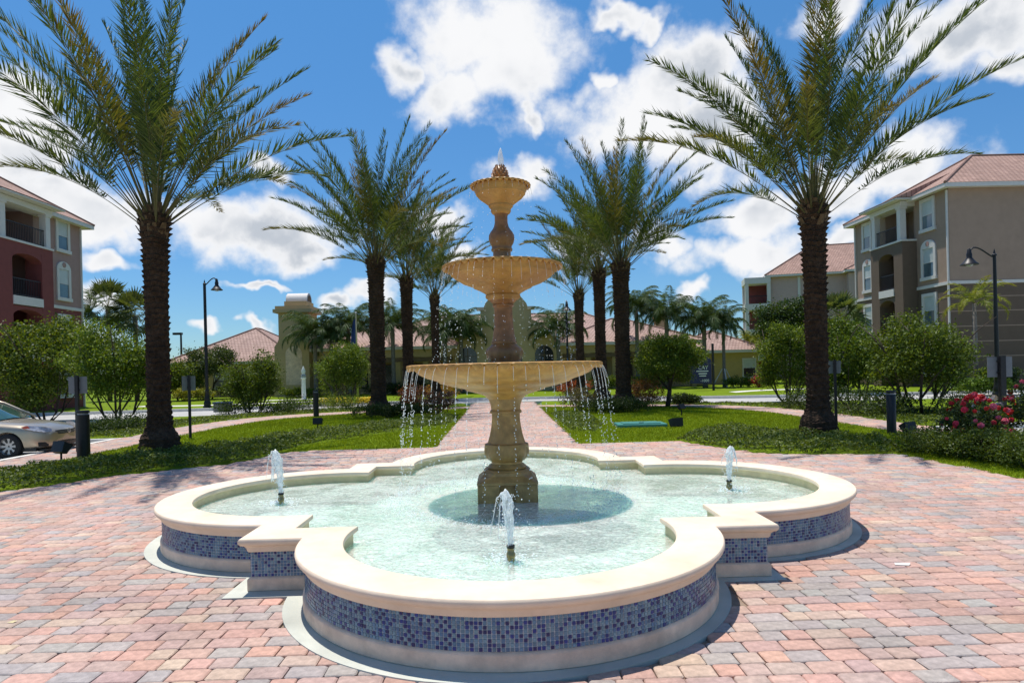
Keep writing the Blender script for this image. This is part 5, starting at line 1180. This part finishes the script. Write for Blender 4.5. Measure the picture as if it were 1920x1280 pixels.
# ------------------------------------------------------------------ street furniture
def bollard(px, py, h, r, label):
    p = G(px, py); t = thing('bollard', label, 'bollard', (p.x, p.y, 0), 0, 'black bollards on the lawn edges')
    MB().lathe([(r, -.05), (r, h - .10), (r * .96, h - .095)], 20).build('post', 'black_metal', t, auto=40); MB().lathe([(r * .82, h - .12), (r * .82, h - .05)], 20).build('light_ring', 'lens_glass', t)
    MB().lathe([(r * 1.02, h - .06), (r * 1.04, h - .03), (r * .95, h)], 20).build('cap', 'black_metal', t, auto=40)
bollard(157, 858, 1.08, .135, 'black bollard in front of the gold car'); bollard(1672, 812, 1.04, .105, 'black bollard between the right palm and the roses'); bollard(593, 781, 1.12, .115, 'black bollard on the left lawn behind the small ground light')
def spot(px, py, z, w, rz, tilt, label, stem=.12):
    p = G(px, py); t = thing('ground_spotlight', label, 'spotlight', (p.x, p.y, z), rz, 'spotlights on the lawn')
    m = MB(); d = .20 * w / .3; hgt = .16 * w / .3; c, s = math.cos(tilt), math.sin(tilt)
    prf = [(-d / 2, -hgt * .35), (d / 2, -hgt * .6), (d / 2, hgt * .6), (-d / 2, hgt * .35)]; prf = [(y * c - zz * s, y * s + zz * c + stem + hgt * .5) for y, zz in prf]
    m.extr_x(prf, -w / 2, w / 2); m.build('housing', 'black_metal', t)
    a, b = prf[1], prf[2]; q = [(a[0] * .92 + b[0] * .08, a[1] * .92 + b[1] * .08), (a[0] * .08 + b[0] * .92, a[1] * .08 + b[1] * .92)]; nx, nz_ = c * .004, s * .004
    MB().add([(-w * .44, q[0][0] + nx, q[0][1] + nz_), (w * .44, q[0][0] + nx, q[0][1] + nz_), (w * .44, q[1][0] + nx, q[1][1] + nz_), (-w * .44, q[1][0] + nx, q[1][1] + nz_)], [(0, 1, 2, 3)]).build('lens', 'lens_glass', t)
    MB().lathe([(.022, -.08), (.022, stem + .03)], 10).build('stem', 'black_metal', t)
spot(115, 866, .10, .34, R(-20), R(62), 'black floodlight tilted up on the jasmine by the gold car'); spot(1704, 823, .06, .30, R(15), R(60), 'black floodlight tilted up beside the right bollard')
spot(1278, 778, .0, .26, R(30), R(55), 'black spotlight on a stem standing on the right lawn', .22); spot(1268, 800, .0, .36, R(20), R(75), 'flat black light lying at the end of the green lid', .03); spot(596, 802, .0, .30, R(0), R(70), 'grey faced spotlight in front of the left lawn bollard', .14)
# green utility vault lid
p = G(1207, 801); t = thing('utility_vault', 'flat green utility vault lid lying on the right lawn', 'utility vault', (p.x, p.y + .5, 0), R(-2))
MB().box(-.72, .72, -.5, .5, -.05, .09, .02).build('rim', 'green_lid', t); MB().box(-.55, .55, -.34, .34, .08, .115, .012).build('cover', 'green_lid', t); MB().box(-.07, .07, -.25, -.21, .114, .13).build('handle', 'black_metal', t)
def sign(px, py, h, w, hh, rz, label, pw=.06, mat='grey_sign', Y=None):
    p = G(px, py); t = thing('sign', label, 'sign', (p.x, p.y, 0), rz, 'sign backs on black posts')
    MB().box(-pw / 2, pw / 2, -pw / 2, pw / 2, -.12, h + .03).build('post', 'black_metal', t); MB().box(-w / 2, w / 2, pw / 2 + .002, pw / 2 + .02, h - hh, h).build('panel', mat, t)
    m = MB(); m.box(-pw * .7, pw * .7, -pw * .2, pw / 2 + .004, h - hh * .25, h - hh * .2); m.box(-pw * .7, pw * .7, -pw * .2, pw / 2 + .004, h - hh * .8, h - hh * .75); m.build('bracket', 'black_metal', t)
sign(147, 846, 1.86, .44, .42, R(4), 'grey sign back on a black post behind the left bollard', .075); sign(357, 822, 1.82, .36, .42, R(35), 'small grey sign on a thin black post right of the left palm', .07)
sign(1568, 800, 1.80, .30, .34, R(-20), 'small grey sign on a thin black post right of the right palm', .07); sign(1881, 800, 1.80, .62, .52, R(-3), 'wide grey sign back on a thick black post above the roses', .13)
def lamp(px, py, h, arm, az, label, Y=None, pr=.075):
    p = G(px, py) if Y is None else Vector((atx(px, Y), Y, 0)); t = thing('street_lamp', label, 'street lamp', (p.x, p.y, 0), az, 'black gooseneck street lamps')
    MB().lathe([(.24, 0), (.24, .10), (.19, .14), (.20, .30), (.15, .42), (.17, .50), (.13, .62), (.11, .95), (.13, 1.0), (.10, 1.06)], 20).build('base', 'black_metal', t, auto=35)
    MB().lathe([(.095, 1.0), (pr * .8, h), (.09, h + .01), (.09, h + .06), (.05, h + .09), (.03, h + .2), (.005, h + .3)], 16).build('pole', 'black_metal', t, auto=40)
    pts = [(0, 0, h - .05)]; 
    for i in range(1, 13): u = i / 12; pts.append((arm * u, 0, h - .05 + .42 * math.sin(u * PI * .62) ** 1.5 if u < .9 else h + .30 - (u - .9) * .6))
    MB().tube(pts, .032, 8).build('arm', 'black_metal', t, smooth=True); zt = pts[-1][2]
    MB().lathe([(.03, zt + .10), (.07, zt + .04), (.09, zt - .10), (.11, zt - .16), (.10, zt - .28), (.15, zt - .36), (.26, zt - .50), (.33, zt - .56), (.34, zt - .59), (.30, zt - .57)], 22, (arm, 0)).build('shade', 'black_metal', t, auto=40)
    MB().lathe([(.10, zt - .52), (.16, zt - .57), (.10, zt - .64), (.02, zt - .66)], 16, (arm, 0)).build('bulb_glass', 'lens_glass', t, smooth=True)
lamp(389, 764, 7.3, .72, 0, 'tall black gooseneck street lamp left of the clubhouse', pr=.10); lamp(1871, 752, 6.0, 1.05, PI, 'black gooseneck street lamp before the right apartment block'); lamp(1065, 0, 6.3, .25, -PI / 2, 'black street lamp seen end on between the fountain and the right palms', 40)
p = Vector((atx(341, 60), 60, 0)); t = thing('parking_lamp', 'thin black parking lamp with a flat box head far left', 'street lamp', p); MB().lathe([(.12, 0), (.09, 6.3)], 10).build('pole', 'black_metal', t); MB().box(-.75, .1, -.2, .2, 6.2, 6.42).build('lamp_head', 'black_metal', t)
# flagpole
p = Vector((atx(670, 38), 38, 0)); t = thing('flagpole', 'slim silver flagpole with a limp dark blue flag before the clubhouse', 'flagpole', p); MB().lathe([(.07, 0), (.045, 5.9), (.06, 5.93), (.06, 5.98), (.01, 6.03)], 12).build('pole', 'alloy', t, smooth=True)
m = MB(); rows = 12; cl = 8
for i in range(rows + 1):
    for j in range(cl + 1): u = j / cl; m.v.append((-.05 - u * (.16 + .25 * i / rows), .10 * math.sin(u * 9 + i * .4) * u, 5.6 - i * .165 - u * .15))
m.f = [(i * (cl + 1) + j, i * (cl + 1) + j + 1, (i + 1) * (cl + 1) + j + 1, (i + 1) * (cl + 1) + j) for i in range(rows) for j in range(cl)]; m.build('flag', 'flag_blue', t, smooth=True)
# white post on the far lawn, hydrant and blue box
p = G(570, 748); t = thing('white_post', 'white turned post standing on the lawn before the clubhouse tower', 'post', (p.x, p.y, 0)); MB().lathe([(.20, 0), (.16, .1), (.15, 1.5), (.20, 1.55), (.20, 1.6), (.12, 1.7), (.12, 1.9), (.17, 2.1), (.06, 2.35), (.01, 2.5)], 14).build('shaft', 'white_paint', t, auto=40); MB().lathe([(.16, 1.62), (.2, 1.74), (.16, 1.86)], 14).build('lantern', 'lens_glass', t)
p = G(427, 770); t = thing('utility_box', 'small blue grey utility box under the rounded bushy tree', 'utility box', (p.x, p.y - .6, 0)); MB().box(-.4, .4, -.25, .25, -.02, .42, .04).build('housing', 'grey_sign', t); MB().box(-.43, .43, -.28, .28, .42, .5, .02).build('lid', 'flag_blue', t)
# blue sale sign: post, hanging panel with seal and lettering
p = G(1338, 731.5); t = thing('blue_sign', 'dark blue hanging sign with white lettering beside the round topped tree', 'sign', (p.x, p.y, 0), R(-2)); MB().box(-.07, .07, -.07, .07, -.05, 3.35).build('post', 'black_metal', t); MB().box(-1.75, -.07, -.04, .04, 2.55, 2.64).build('arm', 'black_metal', t)
bp_ = [(-1.65, .52), (-.12, .52), (-.12, 2.05)] + [(-.12 - .34 * (1 - math.cos(a)) , 2.05 + .34 * math.sin(a)) for a in np.linspace(0, PI / 2, 6)][1:] + [(-.95, 2.5), (-1.3, 2.4), (-1.65, 2.05)]
pnl = MB().extr_y(bp_, -.03, .03).build('panel', 'sign_blue', t)
MB().extr_y([(-.98 + .27 * math.cos(a), 2.12 + .27 * math.sin(a)) for a in np.linspace(0, 2 * PI, 20, endpoint=False)], -.045, -.031).build('seal', 'seal_yellow', pnl)
def text(body, size, x, z, par, mat='white_paint'):
    c = bpy.data.curves.new('lettering', 'FONT'); c.body = body; c.size = size; c.align_x = 'CENTER'; c.extrude = .004; o = bpy.data.objects.new('lettering', c); COL.objects.link(o)
    dg = bpy.context.evaluated_depsgraph_get(); me = bpy.data.meshes.new_from_object(o.evaluated_get(dg)); bpy.data.objects.remove(o); o = link('lettering', me, mat, par); o.rotation_euler = (PI / 2, 0, 0); o.location = (x, -.036, z); return o
text('CAY', .36, -.72, 1.52, pnl)
m = MB()
for x0, x1, z in ((-1.2, -.35, 1.36), (-1.05, -.45, 1.18), (-1.0, -.52, 1.02)): m.box(x0, x1, -.04, -.031, z, z + .065)
m.build('small_print', 'white_paint', pnl); text('-1000', .27, -.62, .62, pnl)

# ------------------------------------------------------------------ gold sedan
def sedan(loc, rz):
    t = thing('parked_car', 'gold beige sedan parked at the left edge with its nose to the path', 'car', loc, rz)
    # x forward, y left; stations of the lower body: x, half width, sill z, belt z, shoulder z
    ST = [(2.30, .42, .36, .60, .63), (2.27, .60, .24, .60, .66), (2.18, .74, .21, .66, .735), (2.0, .83, .20, .72, .80), (1.7, .875, .20, .76, .865), (1.3, .885, .20, .80, .91), (.9, .885, .20, .84, .95), (.65, .885, .20, .88, .985), (0, .885, .20, .90, .99), (-.8, .885, .20, .92, 1.0), (-1.4, .88, .20, .94, 1.02), (-1.9, .86, .22, .95, 1.04), (-2.15, .80, .26, .92, 1.02), (-2.25, .66, .34, .85, .95)]
    pf = lambda w, zs, zb, zt: [(w * .86, zs), (w * .97, zs + .06), (w, zs + .2), (w * .995, (zs + zb) / 2 + .04), (w * .985, zb - .04), (w * .95, zb), (w * .86, zb + (zt - zb) * .5), (w * .62, zt - .012), (w * .3, zt), (0, zt + .006)]
    m = MB(); n = 19
    for (x, w, zs, zb, zt) in ST:
        h = pf(w, zs, zb, zt); m.v += [(x - .10 * (y / .885) ** 2 * (1 if x > 1.9 else 0), -y, z) for y, z in h] + [(x - .10 * (y / .885) ** 2 * (1 if x > 1.9 else 0), y, z) for y, z in reversed(h[:-1])]
    for j in range(len(ST) - 1): m.f += [(j * n + i, j * n + i + 1, (j + 1) * n + i + 1, (j + 1) * n + i) for i in range(n - 1)] + [((j + 1) * n, (j + 1) * n + n - 1, j * n + n - 1, j * n)]
    m.f += [tuple(range(n)), tuple(reversed(range((len(ST) - 1) * n, len(ST) * n)))]
    me = m.mesh('body', True); bm = bmesh.new(); bm.from_mesh(me); bmesh.ops.recalc_face_normals(bm, faces=bm.faces); bm.to_mesh(me); bm.free(); me.set_sharp_from_angle(angle=R(48))
    body = link('body', me, 'car_paint', t)
    sub = body.modifiers.new('s', 'SUBSURF'); sub.levels = sub.render_levels = 2
    # wheel arches cut out
    cutter = MB()
    for x in (1.38, -1.32):
        for s in (-1, 1): cutter.add(*(lambda c: (c.v, c.f))(MB().extr_y([(x + .37 * math.cos(a), .30 + .37 * math.sin(a)) for a in np.linspace(0, 2 * PI, 28, endpoint=False)], *sorted((s * .60, s * 1.1)))))
    cm = cutter.mesh('cut'); bm = bmesh.new(); bm.from_mesh(cm); bmesh.ops.recalc_face_normals(bm, faces=bm.faces); bm.to_mesh(cm); bm.free(); co = bpy.data.objects.new('cut', cm); COL.objects.link(co); co.parent = t
    bo = body.modifiers.new('b', 'BOOLEAN'); bo.object = co; bo.operation = 'DIFFERENCE'; bo.solver = 'EXACT'; bpy.context.view_layer.update()
    dg = bpy.context.evaluated_depsgraph_get(); nm = bpy.data.meshes.new_from_object(body.evaluated_get(dg)); body.modifiers.clear(); body.data = nm; bpy.data.objects.remove(co)
    # cabin: glass shell with painted roof and pillars
    CB_ = [(.98, .76, .955, .96), (.35, .66, .985, 1.32), (.05, .60, .99, 1.43), (-.5, .58, .99, 1.455), (-1.0, .59, 1.0, 1.40), (-1.75, .68, 1.02, 1.05)]
    m = MB(); n = 7
    for x, w, zb, zt in CB_: m.v += [(x, -.80, zb), (x, -(w + .03), (zb + zt) / 2 + .05 * (zt - zb)), (x, -w + .06, zt - .02), (x, 0, zt + .02), (x, w - .06, zt - .02), (x, w + .03, (zb + zt) / 2 + .05 * (zt - zb)), (x, .80, zb)]
    for j in range(len(CB_) - 1): m.f += [(j * n + i, j * n + i + 1, (j + 1) * n + i + 1, (j + 1) * n + i) for i in range(n - 1)]
    gl = m.build('glasshouse', 'windscreen', t, smooth=True)
    r_ = MB(); rr = [(x, w, zb, zt) for x, w, zb, zt in CB_[1:5]]
    for x, w, zb, zt in rr: r_.v += [(x, -w + .02, zt - .02), (x, -w * .5, zt + .015), (x, 0, zt + .03), (x, w * .5, zt + .015), (x, w - .02, zt - .02)]
    for j in range(3): r_.f += [(j * 5 + i, j * 5 + i + 1, (j + 1) * 5 + i + 1, (j + 1) * 5 + i) for i in range(4)]
    r_.build('roof', 'car_paint', t, smooth=True)
    for s in (-1, 1):
        m = MB(); m.tube([(1.02, s * .79, .965), (.66, s * .735, 1.15), (.35, s * .64, 1.33), (.05, s * .585, 1.43), (-.5, s * .565, 1.455), (-1.0, s * .58, 1.40), (-1.4, s * .64, 1.22), (-1.8, s * .72, 1.04)], [.035, .036, .036, .034, .034, .036, .05, .05], 8); m.build('pillar', 'car_paint', t, smooth=True)
        MB().tube([(-.25, s * .80, .99), (-.28, s * .70, 1.22), (-.3, s * .585, 1.43)], .03, 6).build('pillar', 'car_black', t)
        m = MB().lathe([(.01, -.09), (.07, -.06), (.085, 0), (.07, .06), (.01, .09)], 12); m.v = [(.72 + x * .6, s * .96 + y, 1.02 + z * .8) for x, y, z in m.v]; m.build('mirror', 'car_paint', t, smooth=True)
        # headlamp: wraps the corner
        m = MB(); a = [(2.215, .50, .625), (2.20, .50, .70), (2.13, .62, .745), (1.98, .74, .785), (1.80, .83, .80), (1.72, .868, .775), (1.80, .862, .72), (1.98, .815, .665), (2.13, .70, .625)]
        c = np.array(a).mean(0); m.v = [(x + .022, s * (y + .016), z + .012) for x, y, z in a] + [(c[0] + .05, s * (c[1] + .05), c[2] + .02)]; m.f = [(i, (i + 1) % 9, 9) if s > 0 else ((i + 1) % 9, i, 9) for i in range(9)]
        hl = m.build('headlight', 'headlamp', t, smooth=True)
        m = MB(); a = [(1.84, .845, .80), (1.70, .885, .775), (1.78, .884, .725), (1.9, .85, .735)]; m.add([(x + .03, s * (y + .028), z + .012) for x, y, z in a], [(0, 1, 2, 3)]); m.build('indicator', 'amber', hl)
        m = MB(); a = [(2.17, .56, .36), (2.12, .66, .39), (2.02, .77, .39), (2.03, .77, .29), (2.16, .60, .27)]; m.add([(x + .035, s * (y + .022), z) for x, y, z in a], [(0, 1, 2, 3, 4)]); m.build('fog_lamp_recess', 'car_black', t)
        MB().box(-.35, -.33, *sorted((s * .884, s * .889)), .35, .92).build('door_seam', 'car_black', t); MB().box(.10, .28, *sorted((s * .885, s * .91)), .78, .81).build('door_handle', 'car_paint', t)
        for x in (1.38, -1.32):
            w = bpy.data.objects.new('wheel', None); COL.objects.link(w); w.parent = t; w.location = (x, s * .775, .315)
            pr = [(.20, -.10), (.29, -.10), (.312, -.075), (.315, 0), (.312, .075), (.29, .10), (.20, .10)]; ty = MB().lathe(pr, 32, cap=False); ty.v = [(a_, z, b_) for a_, b_, z in ty.v]; ty.build('tyre', 'rubber', w, smooth=True)
            ri = MB().lathe([(.205, .07), (.215, .085), (.20, .09), (.19, .04), (.02, .03)], 32, cap=False); ri.v = [(a_, s * z, b_) for a_, b_, z in ri.v]; ri.build('rim', 'alloy', w, auto=30)
            sp = MB()
            for k in range(8):
                a0 = k * PI / 4; c_, s_ = math.cos(a0 + .39), math.sin(a0 + .39); e = []
                for rr_, hw in ((.09, .015), (.185, .035)): e += [(rr_ * c_ - hw * s_, s * .047, rr_ * s_ + hw * c_), (rr_ * c_ + hw * s_, s * .047, rr_ * s_ - hw * c_)]
                sp.add(e, [(0, 1, 3, 2)])
            sp.build('rim_opening', 'car_black', w)
    # grille, lower intake, emblem, bumper lines, plate seam
    def face(y0, y1, z0, z1, x, nm, mat, slant=.0, taper=.8, par=None):
        m = MB(); k = 8; v = []
        for i in range(k + 1):
            y = y0 + (y1 - y0) * i / k; xx = x - .11 * (y / .6) ** 2; v += [(xx, y * taper, z0), (xx - slant, y, z1)]
        m.add(v, [(2 * i, 2 * i + 2, 2 * i + 3, 2 * i + 1) for i in range(k)]); return m.build(nm, mat, par or t)
    gr = face(-.44, .44, .555, .655, 2.335, 'grille', 'car_black', .03, .78); face(-.50, .50, .27, .36, 2.345, 'lower_intake', 'car_black', -.01, .9)
    for z in (.585, .615): face(-.40, .40, z, z + .008, 2.338, 'grille_bar', 'alloy', 0, 1, gr)
    m = MB().lathe([(.055, 0), (.06, .008), (.04, .012)], 18); m.v = [(2.335 + z, x * 1.35, .617 + y) for x, y, z in m.v]; m.build('emblem', 'alloy', gr)
    m = MB().lathe([(.032, 0), (.03, .006)], 14); m.v = [(2.346 + z, x * 1.35, .617 + y) for x, y, z in m.v]; m.build('emblem_centre', 'grey_sign', gr)
    MB().box(2.0, 2.2, -.7, .7, .16, .22).build('chin', 'car_black', t); MB().box(-2.0, 2.0, -.78, .78, .17, .26).build('underbody', 'car_black', t)
    for s in (-1, 1): MB().tube([(.92, s * .1, .985), (.70, s * .45 - .3, 1.075)], .008, 5).build('wiper', 'car_black', t)
    return t
sedan((-13.58, 9.62, -.125), R(3))
# a fallen leaf and a scrap of litter on the paving
p = G(1690, 1059); rng = np.random.default_rng(4)
m = MB(); m.add([(-.06, -.012, .006), (.05, -.03, .004), (.08, .0, .018), (.03, .03, .012), (-.05, .022, .016)], [(0, 1, 2, 3, 4)]); o = m.build('dry_leaf', 'white_trim'); o.location = (p.x, p.y, .002); tag(o, 'pale curled leaf lying on the pavers right of the pool', 'leaf')
p = G(22, 1167); m = MB(); m.add([(-.03, -.01, .004), (.02, -.016, .004), (.04, .004, .014), (0, .016, .010)], [(0, 1, 2, 3)]); o = m.build('dry_leaf', 'seal_yellow'); o.location = (p.x, p.y, .002); tag(o, 'small yellow leaf lying on the pavers at the lower left', 'leaf')
